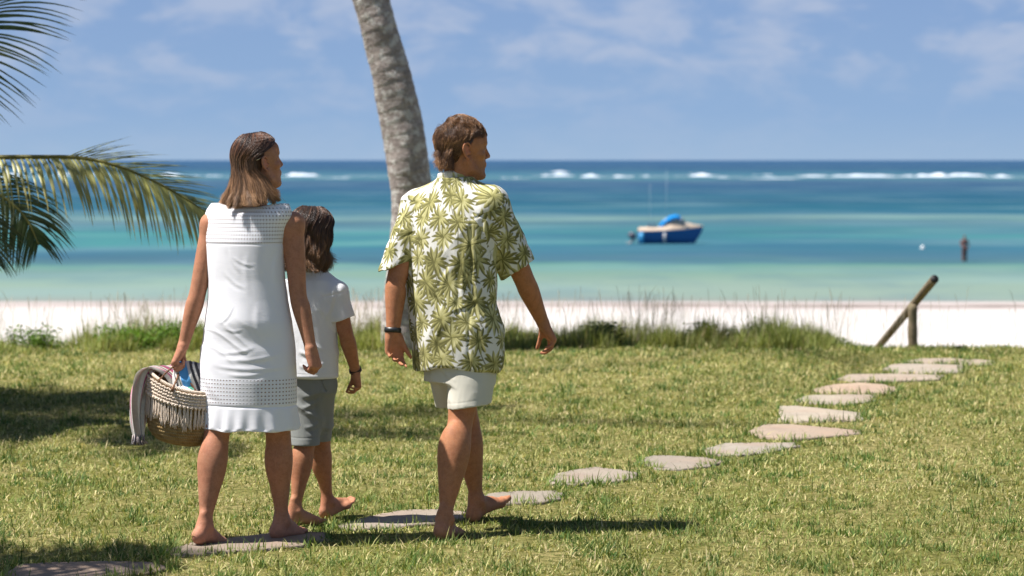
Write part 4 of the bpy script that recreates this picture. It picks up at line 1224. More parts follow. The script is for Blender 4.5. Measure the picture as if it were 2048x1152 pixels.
# ================================================================== THE WOMAN
def build_woman():
    yaw = R_(-15); r = np.array([math.cos(yaw), math.sin(yaw), 0]); f = np.array([-math.sin(yaw), math.cos(yaw), 0]); z = np.array([0, 0, 1.0])
    pel = P(497, 690, 10.12); pel[2] = .90
    neckb = P(503, 420, 10.13)
    shL = P(424, 449, 10.15); shR = P(586, 448, 10.11)
    elL = P(396, 583, 10.12); wrL = P(367, 690, 10.12)
    elR = P(596, 588, 10.08); wrR = P(621, 694, 10.05)
    hipL = pel - r * .080; hipR = pel + r * .080
    knL = P(434, 868, 10.08); anL = P(409, 1052, 10.00)
    knR = P(557, 868, 10.16); anR = P(563, 1040, 10.20)
    H = head_frame(P(518, 328, 10.14), R_(30), R_(9), .93)
    S = Sculpt()
    c = neckb
    S.loft([(.78, pel[0], pel[1], .150, .10), (.90, pel[0], pel[1], .155, .110), (1.05, pel[0], pel[1], .115, .082), (1.20, c[0], c[1], .128, .085), (1.32, c[0], c[1], .150, .080), (1.38, c[0], c[1], .09, .06), (1.41, c[0], c[1], .05, .045)], yaw, .03)
    for sh in (shL, shR): S.cone(neckb - z * .012, sh, .036, .043, .035)
    sculpt_head(S, H, neckb - z * .01, False)
    limb_arm(S, shL, elL, wrL, (.044, .040, .035, .036, .023))
    limb_arm(S, shR, elR, wrR, (.043, .040, .036, .037, .024))
    bk = unit([-.25, -1, 0])
    limb_leg(S, hipL, knL, anL, (.085, .074, .053, .060, .029), bk, calf=.014)
    limb_leg(S, hipR, knR, anR, (.085, .072, .052, .057, .029), bk, calf=.012)
    sculpt_foot(S, anL, unit([.42, .9]), .95, -1, R_(-12))
    sculpt_foot(S, anR, unit([.55, .83]), .95, 1, R_(0))
    sculpt_hand(S, wrL, (-.42, -.12, -.88), (.72, .05, -.50), -1, .93, [(62, 80, 55), (62, 82, 55), (64, 82, 55), (66, 80, 55)], (10, 55, 24), 1.0)
    hd_ = unit([-.42, -.12, -.88]); S.ball(wrL + hd_ * .098 + np.array([.020, .0, -.004]), (.022, .028, .020), .008)
    sculpt_hand(S, wrR, (.26, -.02, -.95), (-.80, .42, -.25), 1, .93, [(48, 62, 35), (52, 66, 38), (56, 68, 40), (58, 66, 40)], (12, 48, 16), 1.0)
    V, Q = S.mesh(.0031, 1, lambda v: ((v[:, 2] > .11) & (v[:, 2] < .60)).astype(float))
    col = skin_col(V, (.40, .185, .105), 3)
    col = head_colors(V, H, col, False, 1)
    for w in (wrL, wrR):
        k = np.clip((w[2] - V[:, 2]) / .05, 0, 1) * (np.linalg.norm(V - (w - z * .08), axis=1) < .16)
        col = col * (1 - .25 * k[:, None]) + np.array([.52, .23, .16]) * .25 * k[:, None]
    k = np.clip((.10 - V[:, 2]) / .06, 0, 1)[:, None]; col = col * (1 - .3 * k) + np.array([.50, .25, .19]) * .3 * k
    body = mk('person', V, Q, SKIN, None, col)
    rebase(body, (pel[0], pel[1], 0))
    tag(body, 'woman in sleeveless white dress carrying a straw basket, shoulder length brown hair', 'person', 'family walking barefoot towards the beach')

    # ---------------- dress
    Y0 = 10.12
    def row(py, L, Rr, ry, cy=0):
        a = P((L + Rr) / 2, py, Y0); hw = (Rr - L) / 2 / FPX * Y0
        rx = math.sqrt(max(hw ** 2 - (ry * math.sin(yaw)) ** 2, .0005)) / math.cos(yaw)
        return (a[2], a[0], a[1] + cy, rx, ry)
    rows = [row(857, 392, 600, .150), row(830, 393, 598, .148), row(808, 395, 596, .146), row(760, 395, 596, .150), row(720, 397, 594, .148), row(680, 402, 590, .142),
            row(640, 408, 585, .146), row(600, 414, 578, .136), row(560, 414, 573, .126), row(520, 410, 570, .122), row(480, 407, 570, .118), row(455, 406, 576, .104), row(432, 406, 587, .098), row(418, 410, 586, .080), row(406, 420, 580, .058)]
    S = Sculpt(); S.loft(rows, yaw, .01, e=2.0)
    # armholes
    for sh, q in ((shL, -1), (shR, 1)):
        S.cone(sh + r * q * .040 + z * -.004, sh + r * q * .052 - z * .10, .033, .038, .010, 's')
    # neckline scoop
    S.cone(neckb + z * .034 - r * .012, neckb + z * .034 + r * .012, .062, .062, .006, 's')
    S.ball(neckb + z * .038, (.130, .12, .032), .006, 's')
    # open hem
    hz = rows[0][0]
    S.loft([(hz - .02, rows[0][1], rows[0][2], rows[0][3] - .006, rows[0][4] - .006), (hz + .03, rows[1][1], rows[1][2], rows[1][3] - .016, rows[1][4] - .016)], yaw, .002, 's')
    ctr = np.array([rows[3][1], Y0, 0]); zyoke = P(0, 487, Y0)[2]; zb0 = P(0, 752, Y0)[2]; zb1 = P(0, 808, Y0)[2]
    def disp(p):
        q = in_frame(p, r, f, ctr); zz = p[:, 2]
        th = np.arctan2(q[:, 0], -q[:, 1])
        body_ = np.clip((zyoke - zz) / .10, 0, 1)
        d = .0030 * body_ * vnoise(q * np.array([9, 5, .8]), 3) + .0016 * body_ * vnoise(q * np.array([22, 9, 3]), 5)
        qq = q.copy(); qq[:, 0] = q[:, 0] + .8 * q[:, 2]
        mid = np.exp(-((zz - 1.10) / .17) ** 2)
        d += creases(p, Y0, [((462, 492), (492, 548), .005, .0011), ((470, 512), (518, 530), .004, .0010), ((452, 540), (500, 576), .005, .0011), ((430, 540), (447, 604), .005, .0011), ((560, 498), (556, 566), .006, .0013), ((446, 646), (474, 606), .004, .0011), ((452, 652), (494, 656), .004, .0010), ((440, 702), (520, 690), .005, .0013), ((455, 716), (565, 705), .006, .0016), ((425, 728), (590, 730), .005, .0013), ((460, 745), (545, 737), .005, .0013), ((402, 735), (452, 800), .008, .0018), ((404, 765), (440, 795), .005, .0009), ((520, 600), (532, 684), .008, .0013), ((500, 500), (505, 590), .008, .0011)])
        # crosswise drag creases over the seat
        seat = np.exp(-((zz - .83) / .085) ** 2)
        qq = q.copy(); qq[:, 2] = q[:, 2] + .22 * q[:, 0] + .04 * np.sin(q[:, 0] * 14)
        d += .0050 * seat * np.clip(fold(qq, 1.6, 1.6, 17, 11) - .35, 0, 1)
        d += .004 * np.exp(-((zz - .93) / .06) ** 2) * np.exp(-((q[:, 0]) / .14) ** 2) * (q[:, 1] < 0)
        d -= .0016 * np.exp(-((zz - zyoke) / .0035) ** 2)
        # smocked tuck above and below the eyelet band
        for zs in (zb1,): d -= .0028 * np.exp(-((zz - zs) / .004) ** 2)
        ruf = np.clip((zb1 - zz) / .12, 0, 1)
        d += .0075 * ruf * (np.sin(th * 15 + 2.2 * vnoise(q * 5, 4)) * .62 + .5 * vnoise(q * np.array([26, 26, 3]), 6)) + .002 * ruf
        return d * np.clip((zz - hz) / .012, 0, 1) - .001
    S.disp.append((disp, .026))
    V, Q = S.mesh(.0027, 1)
    q = in_frame(V, r, f, ctr)
    h = np.clip((hz + .06 - V[:, 2]) / .06, 0, 1)
    V[:, 2] += h * (.004 * np.sin(q[:, 0] * 40) + .006 * vnoise(q * 14, 5))
    cx, cy = [np.interp(V[:, 2], [x[0] for x in rows[::-1]][::-1], [x[i] for x in rows[::-1]][::-1]) for i in (1, 2)]
    uv = np.stack([np.arctan2(q[:, 0], -q[:, 1] * 1.2) * .19, q[:, 1], V[:, 2]], 1)
    yoke = ((V[:, 2] > zyoke + .004)).astype(float); band = ((V[:, 2] < zb0) & (V[:, 2] > zb1 + .006)).astype(float)
    yoke *= V[:, 2] < P(0, 421, Y0)[2] + 0.0 * q[:, 0] + .5
    col = np.stack([np.maximum(yoke, band), band, yoke], 1)
    m = Mat('white_cotton_dress'); o = m.obj()
    uvn = m.n('ShaderNodeAttribute', attribute_name='uvp').outputs['Vector']
    sp = m.n('ShaderNodeSeparateXYZ', {0: uvn})
    mask = m.n('ShaderNodeSeparateXYZ', {0: m.attr()}).outputs[0]
    P_ = .0158
    a = m.math('MODULO', m.math('ADD', sp.outputs[0], 10.0), P_); b = m.math('MODULO', m.math('ADD', sp.outputs[2], 10.0), P_)
    a = m.math('SUBTRACT', a, P_ / 2); b = m.math('SUBTRACT', b, P_ / 2)
    dd = m.math('SQRT', m.math('ADD', m.math('MULTIPLY', a, a), m.math('MULTIPLY', m.math('MULTIPLY', b, b), 1.9)))
    hole = m.math('MULTIPLY', m.mr(dd, .0042, .0032), m.math('MULTIPLY', mask, .8))
    rim = m.math('MULTIPLY', m.mr(m.math('ABSOLUTE', m.math('SUBTRACT', dd, .0058)), .0018, .0), mask)
    c = m.mix(m.mr(m.noise(o, 5, 3), .3, .7, 0, .3), (.86, .85, .885), (.82, .81, .84))
    fine = m.noise(m.map(o, (1, 1, .25)), 700, 2); crk = m.noise(m.map(o, (.55, .55, 2.6)), 34, 4, .6, 1.0)
    h_ = m.math('ADD', m.math('MULTIPLY', fine, .10), m.math('ADD', m.math('MULTIPLY', crk, .35), m.math('MULTIPLY', rim, .9)))
    sh = m.bsdf(c, .85, .12, m.bump(h_, .42, .0028))
    sh = m.trans(sh, c, .13)
    tr = m.n('ShaderNodeBsdfTransparent').outputs[0]
    sh = m.n('ShaderNodeMixShader', {0: hole, 1: sh, 2: tr}).outputs[0]
    mk('dress', V, Q, m.done(sh), body, col, uv=uv)

    # ---------------- hair
    rng = np.random.default_rng(21)
    prof = [(-.20, .140, .112, -.062), (-.16, .132, .112, -.056), (-.12, .116, .108, -.046), (-.08, .100, .100, -.034), (-.04, .088, .097, -.020), (.0, .083, .099, -.013), (.045, .081, .102, -.012), (.14, .081, .102, -.012)]
    ang = [(-.20, 122), (-.12, 112), (-.07, 98), (-.035, 78), (-.015, 68), (.028, 68), (.048, 88), (.07, 118), (.10, 158), (.14, 180)]
    ch, cc = flow_hair(H, prof, ang, 11000, 1, rng, (-.178, -.128), [(.036, .014, .008), (.19, .075, .034), (.62, .36, .18)], (.0035, 1.3), 20, .030, off=(.0, .014), spread=(.0015, .003))
    strand_mesh('hair', ch, np.linspace(.00055, .00035, ch.shape[1]), cc, HAIR, body)
    S = Sculpt(); S.ball(hp(H, 0, -.014, .044), np.array([.080, .101, .0905]) * H['s'], .01, 'u', H['M'])
    S.cone(hp(H, 0, -.045, .0), hp(H, 0, -.055, -.085), .068, .062, .02)
    def hl(X, Y, Z):
        x, y, zl = [((X - H['c'][0]) * H['M'][0, i] + (Y - H['c'][1]) * H['M'][1, i] + (Z - H['c'][2]) * H['M'][2, i]) / H['s'] for i in range(3)]
        return zl - np.interp(y.ravel(), [-.12, -.045, -.03, .0, .035, .06, .09], [-.105, -.10, -.06, .050, .072, .092, .110]).reshape(y.shape)
    S.put(hl, H['c'] - .2, H['c'] + .2, .004, 's')
    V, Q = S.mesh(.003, 1)
    mh = Mat('hair_base_woman'); mk('scalp_hair', V, Q, mh.done(mh.bsdf(mh.mix(mh.noise(mh.map(mh.obj(), (8, 8, 1)), 60, 3), (.04, .018, .01), (.10, .045, .025)), .6, .25)), body)
    m = MB(); a = hp(H, .087, -.020, .034); b = hp(H, .089, -.050, .024)
    m.tube([a, (a + b) / 2 + H['M'][:, 0] * .002, b], .0016, 6); g = Mat('hair_clip_metal'); m.build('hair_clip', g.done(g.bsdf((.75, .62, .40), .25, **{'Metallic': 1.0})), body, col=False)
    return body, dict(hand=wrL)
WOMAN, WINF = build_woman()

# ================================================================== THE BOY
def build_boy():
    yaw = R_(-30); r = np.array([math.cos(yaw), math.sin(yaw), 0]); f = np.array([-math.sin(yaw), math.cos(yaw), 0]); z = np.array([0, 0, 1.0])
    Y0 = 10.60
    pel = P(628, 770, Y0); pel[2] = .70
    neckb = P(628, 550, Y0 + .01)
    shR = P(673, 588, Y0 - .05); shL = P(577, 583, Y0 + .07)
    elR = P(692, 668, Y0 - .04); wrR = P(711, 742, Y0 + .03)
    elL = P(562, 668, Y0 + .05); wrL = P(570, 740, Y0 - .02)
    hipL = pel - r * .045; hipR = pel + r * .045
    knL = P(612, 880, 10.58); anL = P(590, 1022, 10.52)
    knR = P(639, 880, 10.72); anR = P(656, 1004, 10.78)
    H = head_frame(P(625, 474, Y0 + .01), R_(48), R_(-4), .93)
    S = Sculpt()
    S.loft([(.60, pel[0], pel[1], .090, .075), (.70, pel[0], pel[1], .092, .075), (.82, pel[0], pel[1], .088, .068), (.95, neckb[0], neckb[1], .110, .075), (1.03, neckb[0], neckb[1], .118, .070), (1.08, neckb[0], neckb[1], .07, .05), (1.10, neckb[0], neckb[1], .04, .04)], yaw, .03)
    for sh in (shL, shR): S.cone(neckb - z * .018, sh, .034, .036, .03)
    sculpt_head(S, H, neckb - z * .01, False)
    limb_arm(S, shL, elL, wrL, (.036, .032, .029, .030, .019))
    limb_arm(S, shR, elR, wrR, (.038, .034, .032, .033, .021))
    bk = unit(-f)
    limb_leg(S, hipL, knL, anL, (.056, .055, .042, .046, .024), bk, .015, .010)
    limb_leg(S, hipR, knR, anR, (.056, .055, .042, .045, .024), bk, .015, .010)
    sculpt_foot(S, anL, unit([.80, .60]), .82, -1, R_(0))
    sculpt_foot(S, anR, unit([.72, .62]), .82, 1, R_(20), .004)
    sculpt_hand(S, wrR, (.16, -.05, -.98), (-.88, -.30, -.3), 1, .80, [(48, 42, 24), (54, 46, 26), (58, 48, 28), (60, 50, 28)], (20, 34, 14), 2.0)
    sculpt_hand(S, wrL, (.0, .0, -1), (.9, -.2, 0), -1, .80, [(30, 32, 20)] * 4, (20, 20, 10), 2.0)
    V, Q = S.mesh(.0031, 1, lambda v: ((v[:, 2] > .11) & (v[:, 2] < .60)).astype(float))
    col = skin_col(V, (.39, .175, .088), 5)
    col = head_colors(V, H, col, False, 1)
    k = np.clip((.10 - V[:, 2]) / .06, 0, 1)[:, None]; col = col * (1 - .4 * k) + np.array([.56, .29, .20]) * .4 * k
    body = mk('person', V, Q, SKIN, None, col)
    rebase(body, (pel[0], pel[1], 0))
    tag(body, 'boy with long wavy hair in white t-shirt and grey shorts, beyond the woman', 'person', 'family walking barefoot towards the beach')

    # t-shirt
    def row(py, L, Rr, ry):
        a = P((L + Rr) / 2, py, Y0); hw = (Rr - L) / 2 / FPX * Y0
        rx = math.sqrt(max(hw ** 2 - (ry * math.sin(yaw)) ** 2, .0005)) / math.cos(yaw)
        return (a[2], a[0], a[1], rx, ry)
    rows = [row(755, 572, 676, .098), row(700, 574, 675, .098), row(650, 576, 673, .094), row(610, 576, 677, .092), row(580, 578, 680, .086), row(560, 584, 674, .070), row(546, 598, 658, .052), row(536, 606, 648, .046)]
    S = Sculpt(); S.loft(rows, yaw, .02); TOR = S.ops[-1][0]
    S.cone(neckb - z * .002, shL + z * .010, .032, .046, .03); S.cone(neckb - z * .002, shR + z * .010, .032, .046, .03)
    for sh, el, end in ((shL, elL, P(566, 638, Y0 + .06)), (shR, elR, P(687, 636, Y0 - .05))):
        S.cone(sh, end, .044, .047, .03)
        n = unit(end - sh)
        def cut(X, Y, Z, c0=end, n0=n): 
            pl = (X - c0[0]) * n0[0] + (Y - c0[1]) * n0[1] + (Z - c0[2]) * n0[2]
            rr = np.sqrt((X - c0[0]) ** 2 + (Y - c0[1]) ** 2)
            return np.maximum(np.maximum(-pl, rr - .08), .005 - TOR(X, Y, Z))
        S.put(cut, end - .09, end + .09, .002, 's')
        S.cone(end - n * .02, end + n * .03, .034, .042, .003, 's')
    hz = rows[0][0]
    S.loft([(hz - .02, rows[0][1], rows[0][2], rows[0][3] - .006, rows[0][4] - .006), (hz + .03, rows[1][1], rows[1][2], rows[1][3] - .016, rows[1][4] - .016)], yaw, .002, 's')
    def disp(p):
        q = in_frame(p, r, f, neckb)
        qq = q.copy(); qq[:, 2] = q[:, 2] + 1.0 * q[:, 0]
        d = .0042 * fold(q, 9, 6, 4, 13) + .0052 * np.clip(fold(qq, 6, 4, 9, 15) - .2, 0, 1) * np.clip((1.02 - p[:, 2]) / .1, 0, 1)
        t = (p - shR) @ unit(elR - shR)
        d -= .002 * np.exp(-((t + .005) / .004) ** 2) * (q[:, 0] > .09)
        d += creases(p, Y0, [((640, 585), (660, 640), .006, .003), ((610, 660), (650, 700), .006, .004), ((600, 700), (640, 705), .006, .004), ((625, 600), (632, 680), .006, .0025), ((655, 640), (672, 560), .006, .003), ((600, 730), (660, 722), .006, .003)])
        d -= .0012 * np.exp(-((p[:, 2] - hz - .022) / .002) ** 2)
        return d * np.clip((p[:, 2] - hz) / .01, 0, 1)
    S.disp.append((disp, .02))
    V, Q = S.mesh(.0027, 1)
    mk('t_shirt', V, Q, cloth_material('white_tshirt_cloth', (.76, .76, .78), trans=.14, wr=.35), body)
    # shorts
    S = Sculpt(); zt = P(0, 748, Y0)[2]
    S.loft([(zt - .24, pel[0], pel[1], .02, .02), (zt - .17, pel[0], pel[1], .05, .06), (zt - .08, pel[0], pel[1], .088, .082), (zt + .03, pel[0] + .002, pel[1], .090, .080)], yaw, .04)
    RT = P(640, 770, Y0 - .0); RB = P(634, 886, Y0 + .09); LT = P(612, 770, Y0 + .02); LB = P(611, 888, Y0 - .03)
    S.cone(RT, RB, .070, .060, .025); S.cone(LT, LB, .076, .064, .025)
    for c0, rad, zc in ((RB, .062, 886), (LB, .064, 888)):
        zc = P(0, zc, Y0)[2]
        S.put((lambda X, Y, Z, c0=c0, zc=zc: np.maximum(Z - zc, np.sqrt((X - c0[0]) ** 2 + (Y - c0[1]) ** 2) - .12)), c0 - .12, np.array([c0[0] + .12, c0[1] + .12, zc + .01]), .002, 's')
        pass
    def disp(p):
        q = in_frame(p, r, f, pel)
        qq = q.copy(); qq[:, 2] = q[:, 2] + .5 * q[:, 0]
        d = .0075 * np.clip(fold(qq, 5, 5, 12, 41) - .1, 0, 1) + creases(p, Y0 + .05, [((606, 790), (650, 775), .007, .004), ((606, 812), (640, 795), .006, .004), ((612, 850), (645, 838), .006, .003), ((640, 770), (652, 850), .006, .003)]) + .003 * fold(q, 12, 12, 6, 42)
        d -= .0016 * np.exp(-((p[:, 2] - P(0, 872, Y0)[2]) / .002) ** 2)
        d -= .006 * np.exp(-((q[:, 0] - .085 + .3 * (q[:, 2] + .10)) / .004) ** 2) * (np.abs(q[:, 2] + .075) < .03)
        return (d - .001) * np.clip((p[:, 2] - P(0, 890, Y0)[2]) / .035, 0, 1)
    S.disp.append((disp, .02))
    V, Q = S.mesh(.0028, 1)
    mk('shorts', V, Q, cloth_material('grey_shorts_cloth', (.235, .245, .235), trans=.05, wr=.4), body)
    # leather bracelets
    m = MB(); ax = unit(wrR - elR); e1 = unit(np.cross(ax, [0, 1, 0])); e2 = np.cross(ax, e1); th = np.linspace(0, 2 * np.pi, 25)
    for a_, tl in ((-.010, .15), (-.003, -.12), (.001, .05)):
        m.tube([wrR + ax * (a_ + tl * .02 * math.sin(t)) + (e1 * math.cos(t) + e2 * math.sin(t)) * .0262 for t in th], .0024, 6, cap=False)
    g = Mat('dark_leather'); m.build('bracelet', g.done(g.bsdf((.03, .016, .012), .55)), body, col=False)
    # hair
    rng = np.random.default_rng(31)
    prof = [(-.16, .086, .080, -.040), (-.12, .090, .086, -.036), (-.08, .092, .094, -.028), (-.04, .091, .100, -.018), (.0, .088, .102, -.013), (.045, .083, .104, -.012), (.14, .083, .104, -.012)]
    ang = [(-.16, 125), (-.05, 118), (.0, 115), (.04, 122), (.07, 140), (.10, 165), (.14, 180)]
    ch, cc = flow_hair(H, prof, ang, 9000, 1, rng, (-.170, -.085), [(.030, .013, .007), (.15, .064, .030), (.42, .23, .11)], (.012, 2.2), 22, .045, off=(.0, .018), spread=(.0015, .003))
    strand_mesh('hair', ch, np.linspace(.00055, .00035, ch.shape[1]), cc, HAIR, body)
    S = Sculpt(); S.ball(hp(H, 0, -.014, .044), np.array([.081, .101, .092]) * H['s'], .01, 'u', H['M'])
    S.cone(hp(H, 0, -.040, .0), hp(H, 0, -.045, -.085), .070, .056, .02)
    def hl(X, Y, Z):
        x, y, zl = [((X - H['c'][0]) * H['M'][0, i] + (Y - H['c'][1]) * H['M'][1, i] + (Z - H['c'][2]) * H['M'][2, i]) / H['s'] for i in range(3)]
        return zl - np.interp(y.ravel(), [-.12, -.0, .01, .035, .06, .09], [-.12, -.09, -.02, .05, .085, .105]).reshape(y.shape)
    S.put(hl, H['c'] - .2, H['c'] + .2, .004, 's')
    V, Q = S.mesh(.003, 1)
    mh = Mat('hair_base_boy'); mk('scalp_hair', V, Q, mh.done(mh.bsdf(mh.mix(mh.noise(mh.map(mh.obj(), (8, 8, 1)), 60, 3), (.02, .01, .006), (.06, .028, .015)), .6, .25)), body)
    return body
BOY = build_boy()
# ================================================================== STRAW BASKET, TOWEL, CLOTH
YK = 10.14; sK = YK / FPX
def Kp(px, py, dy=0): return P(px, py, YK + dy)
rng = np.random.default_rng(17)
ck = Kp(364, 800); RX, RY = .150, .105
zb = Kp(0, 892)[2]
def rim_z(th): return Kp(0, 768)[2] + .042 * np.cos(th - np.pi * .97) + .012 * np.cos(2 * th)      # sags at the front right
def wall(th, v):
    """v 0 bottom .. 1 rim"""
    k = np.sqrt(np.clip(1 - (1 - np.clip(v / .42, 0, 1)) ** 2.4, 0, 1)) if True else 1
    sq = .10 * v
    rx = RX * (.30 + .70 * k) * (1 - .06 * v); ry = RY * (.30 + .70 * k) * (1 - .02 * v)
    zt = rim_z(th); tilt = .012 * np.cos(th)
    return np.stack([ck[0] + rx * np.cos(th) + .01 * v, YK + ry * np.sin(th), zb + (zt - zb) * v + 0 * tilt + .020 * (1 - v) * (1 - np.cos(th + .5)) * .5], -1)
nT, nV = 240, 110
th = np.arange(nT) * 2 * np.pi / nT; v = np.linspace(0, 1, nV)
TH, VV = np.meshgrid(th, v); Wl = wall(TH, VV)
nrm = np.stack([np.cos(TH), np.sin(TH), np.zeros_like(TH)], -1)
coil = (VV * 17 + TH / (2 * np.pi)); ridge = np.abs(np.sin(coil * np.pi)) ** .6
tw = np.sin(TH * 85 + np.floor(coil) * 1.7 + coil * 5)
Wl = Wl + nrm * (.0045 * ridge + .0022 * tw * ridge)[..., None]
straw_a, straw_b = np.array([.27, .165, .062]), np.array([.46, .32, .145])
cc = straw_a + (straw_b - straw_a) * np.clip(.5 + .5 * tw + .5 * vnoise(np.stack([TH * 12, coil, TH * 0], -1), 3), 0, 1)[..., None]
cc = cc * (.42 + .58 * np.clip(ridge * 1.6, 0, 1))[..., None] ** .6
bk = empty('basket', (ck[0], YK, zb)); tag(bk, 'round woven straw beach basket with cream macrame fringe hanging from the hand of the woman', 'basket')
m = Mat('woven_straw'); n_ = m.noise(m.obj(), 240, 3, .6); STRAW = m.done(m.bsdf(m.mix(m.mr(n_, .35, .7, 0, .4), m.attr(), (.22, .13, .05)), .8, .2, m.bump(n_, .5, .003)))
mb = MB(); mb.grid(Wl, cc, closed=True)
inner = wall(TH, VV) - nrm * .007; mb.grid(inner[::-1], np.broadcast_to(straw_a * .8, inner.shape), closed=True)
bot = Wl[0]; mb.add(np.concatenate([bot, [bot.mean(0) - [0, 0, .006]]]), T=[(nT, (i + 1) % nT, i) for i in range(nT)], c=straw_a)
mb.build('basket_body', STRAW, bk)
# braided rim
def cordm(name, c, rough=.9):
    m = Mat(name); n_ = m.noise(m.obj(), 400, 2); return m.done(m.bsdf(m.mix(m.mr(n_, .3, .7, 0, .35), c, tuple(v * .62 for v in c)), rough, .1, m.bump(n_, .5, .002)))
CORD = cordm('cream_cotton_cord', (.72, .59, .47))
mb = MB()
t2 = np.linspace(0, 2 * np.pi, 400)
for k in range(3):
    base = wall(t2, 1.0); a = t2 * 46 + k * 2.094; nr = np.stack([np.cos(t2), np.sin(t2), t2 * 0], -1)
    pts = base + nr * (np.cos(a) * .0042)[:, None] + np.array([0, 0, 1.0]) * (np.sin(a) * .0042 + .002)[:, None]
    mb.tube(pts, .0038, 5, cap=False)
mb.build('rim', CORD, bk, col=False)
# macrame band: knotted net below the rim, then long tassels
mb = MB(); NF = 84
for k in range(NF):
    a = k * 2 * np.pi / NF
    if 0.15 * np.pi < a < .85 * np.pi: continue        # far side is hidden inside the dress' shadow side
    top = wall(np.array(a), np.array(.985)); 
    for s_ in (-1, 1):
        pts = []
        for j in range(15):
            v_ = .97 - j / 14 * .24; aa = a + s_ * .022 * math.sin(j / 14 * math.pi * 4 + .0); q = wall(np.array(aa), np.array(v_)); pts.append(q + np.array([math.cos(aa), math.sin(aa), 0]) * (.0085 + .0035 * math.cos(j / 14 * math.pi * 4) * s_))
        mb.tube(pts, .0030, 5, cap=False)
for j, v_ in enumerate((.955, .90, .845, .79, .74)):
    q = wall(t2, v_ + .006 * np.sin(t2 * 42 + j * 1.5)); nr = np.stack([np.cos(t2), np.sin(t2), t2 * 0], -1)
    mb.tube(q + nr * (.011 + .0025 * np.sin(t2 * 84 + j * 2))[:, None], .0042, 5, cap=False)
mb.build('macrame_band', CORD, bk, col=False)
mb = MB()
for k in range(60):
    a = k * 2 * np.pi / 60 + rng.uniform(-.02, .02)
    if .2 * np.pi < a < .8 * np.pi: continue
    v0 = .735; L = rng.uniform(.082, .105)
    nr = np.array([math.cos(a), math.sin(a), 0]); tg = np.array([-math.sin(a), math.cos(a), 0]); b0 = wall(np.array(a), np.array(v0)) + nr * .012
    th_ = np.linspace(0, 2 * np.pi, 9)[:-1]
    mb.tube([b0 + [0, 0, .004], b0 - [0, 0, .002], b0 - [0, 0, .010]], [.004, .0072, .0045], 7)     # knot
    for c_ in range(6):
        sp = rng.normal(0, 1); l_ = L * rng.uniform(.85, 1.05); pts = []
        for j in range(7):
            q = j / 6; vv = v0 - q * .30; w_ = wall(np.array(a), np.array(max(vv, .05)))
            pts.append(np.array([w_[0], w_[1], b0[2] - q * l_]) + nr * (.010 + .004 * rng.random() * q) + tg * (sp * .0048 * (.3 + q) + .0012 * math.sin(q * 9 + c_)))
        mb.tube(pts, [.0020] * 6 + [.0026], 4)
mb.build('fringe', CORD, bk, col=False)
# two pairs of rope handles meeting in the fist
hd = WINF['hand'] + np.array([-.030, -.004, -.088]); ROPE = cordm('brown_leather_rope', (.20, .105, .060), .6)
for (ax_, ay_, ady), (bx_, by_, bdy), o_ in (((320, 760, -.080), (345, 778, -.118), 0), ((398, 792, -.07), (378, 752, .06), 1)):
    a = Kp(ax_, ay_, ady); b = Kp(bx_, by_, bdy); mb = MB()
    h0 = hd + np.array([-.008, -.030 + .02 * o_, .0]); h1 = hd + np.array([.014, .010, -.002])
    pts = catmull([a, a + (h0 - a) * .5 + [(-.006 if not o_ else .010), 0, 0], h0, (h0 + h1) / 2 + [0, 0, .008], h1, b + (h1 - b) * .45 + [.004, 0, 0], b], 60)
    for q in (0, np.pi):
        ph = np.linspace(0, 60, 60) + q; mb.tube(pts + np.stack([np.cos(ph), np.sin(ph), ph * 0], 1) * .0020, .0030, 5)
    for e in (a, b): mb.tube([e + [0, 0, .008], e, e - [0, 0, .010]], [.004, .008, .005], 7)
    mb.build('handle', ROPE, bk, col=False)

# striped towel draped over the left rim
def stripes(u, seed=3):
    cream = np.array([.78, .73, .65]); pink = np.array([.60, .14, .28]); grey = np.array([.26, .27, .31]); tan = np.array([.56, .46, .38]); blk = np.array([.035, .035, .045])
    pat = [(0, cream), (.05, pink), (.08, cream), (.14, grey), (.17, cream), (.22, blk), (.235, cream), (.29, tan), (.36, cream), (.42, pink), (.455, grey), (.48, cream), (.56, blk), (.575, tan), (.64, cream), (.70, grey), (.74, cream), (.80, pink), (.84, cream), (.90, tan), (.95, cream), (1.01, cream)]
    out = np.zeros(u.shape + (3,))
    for (a, c_), (b, _) in zip(pat[:-1], pat[1:]): out[(u >= a) & (u < b)] = c_
    out[u >= 1] = cream
    return out
path = np.array([Kp(392, 785, .04), Kp(372, 760, .04), Kp(350, 742, .03), Kp(324, 732, .02), Kp(303, 741, .0), Kp(290, 764, -.02), Kp(281, 800, -.05), Kp(279, 840, -.055), Kp(283, 872, -.06)])
wdir = [np.array(a, float) for a in ((.05, .05, .01), (.05, .06, .01), (.045, .065, .0), (.045, .07, .0), (.045, .085, -.01), (.043, .075, -.02), (.040, .06, -.015), (.034, .045, -.008), (.026, .035, -.005))]
nu, nw = 90, 60
Pc = catmull(path, nu); Wd = catmull(np.array(wdir), nu); uu = np.linspace(-1, 1, nw)
G = Pc[:, None] + Wd[:, None] * uu[None, :, None]
t_ = np.linspace(0, 1, nu)[:, None] * np.ones((1, nw)); U = np.ones((nu, 1)) * uu[None]
wave = .010 * np.sin(U * 7.5 + t_ * 3.0) * (.4 + .8 * t_) + .006 * np.sin(U * 15 + 1 + t_ * 5) + .005 * vnoise(np.stack([U * 4, t_ * 7, U * 0], -1), 3)
G[..., 0] += wave * .9; G[..., 2] += wave * np.clip(1.2 - 2.2 * t_, .05, 1) + .006 * vnoise(np.stack([U * 3, t_ * 9, U * 0], -1), 5)
G[..., 0] -= .018 * np.clip(t_ - .45, 0, 1) * (1 + U)
uc = np.clip((U + 1) / 2, 0, .999)
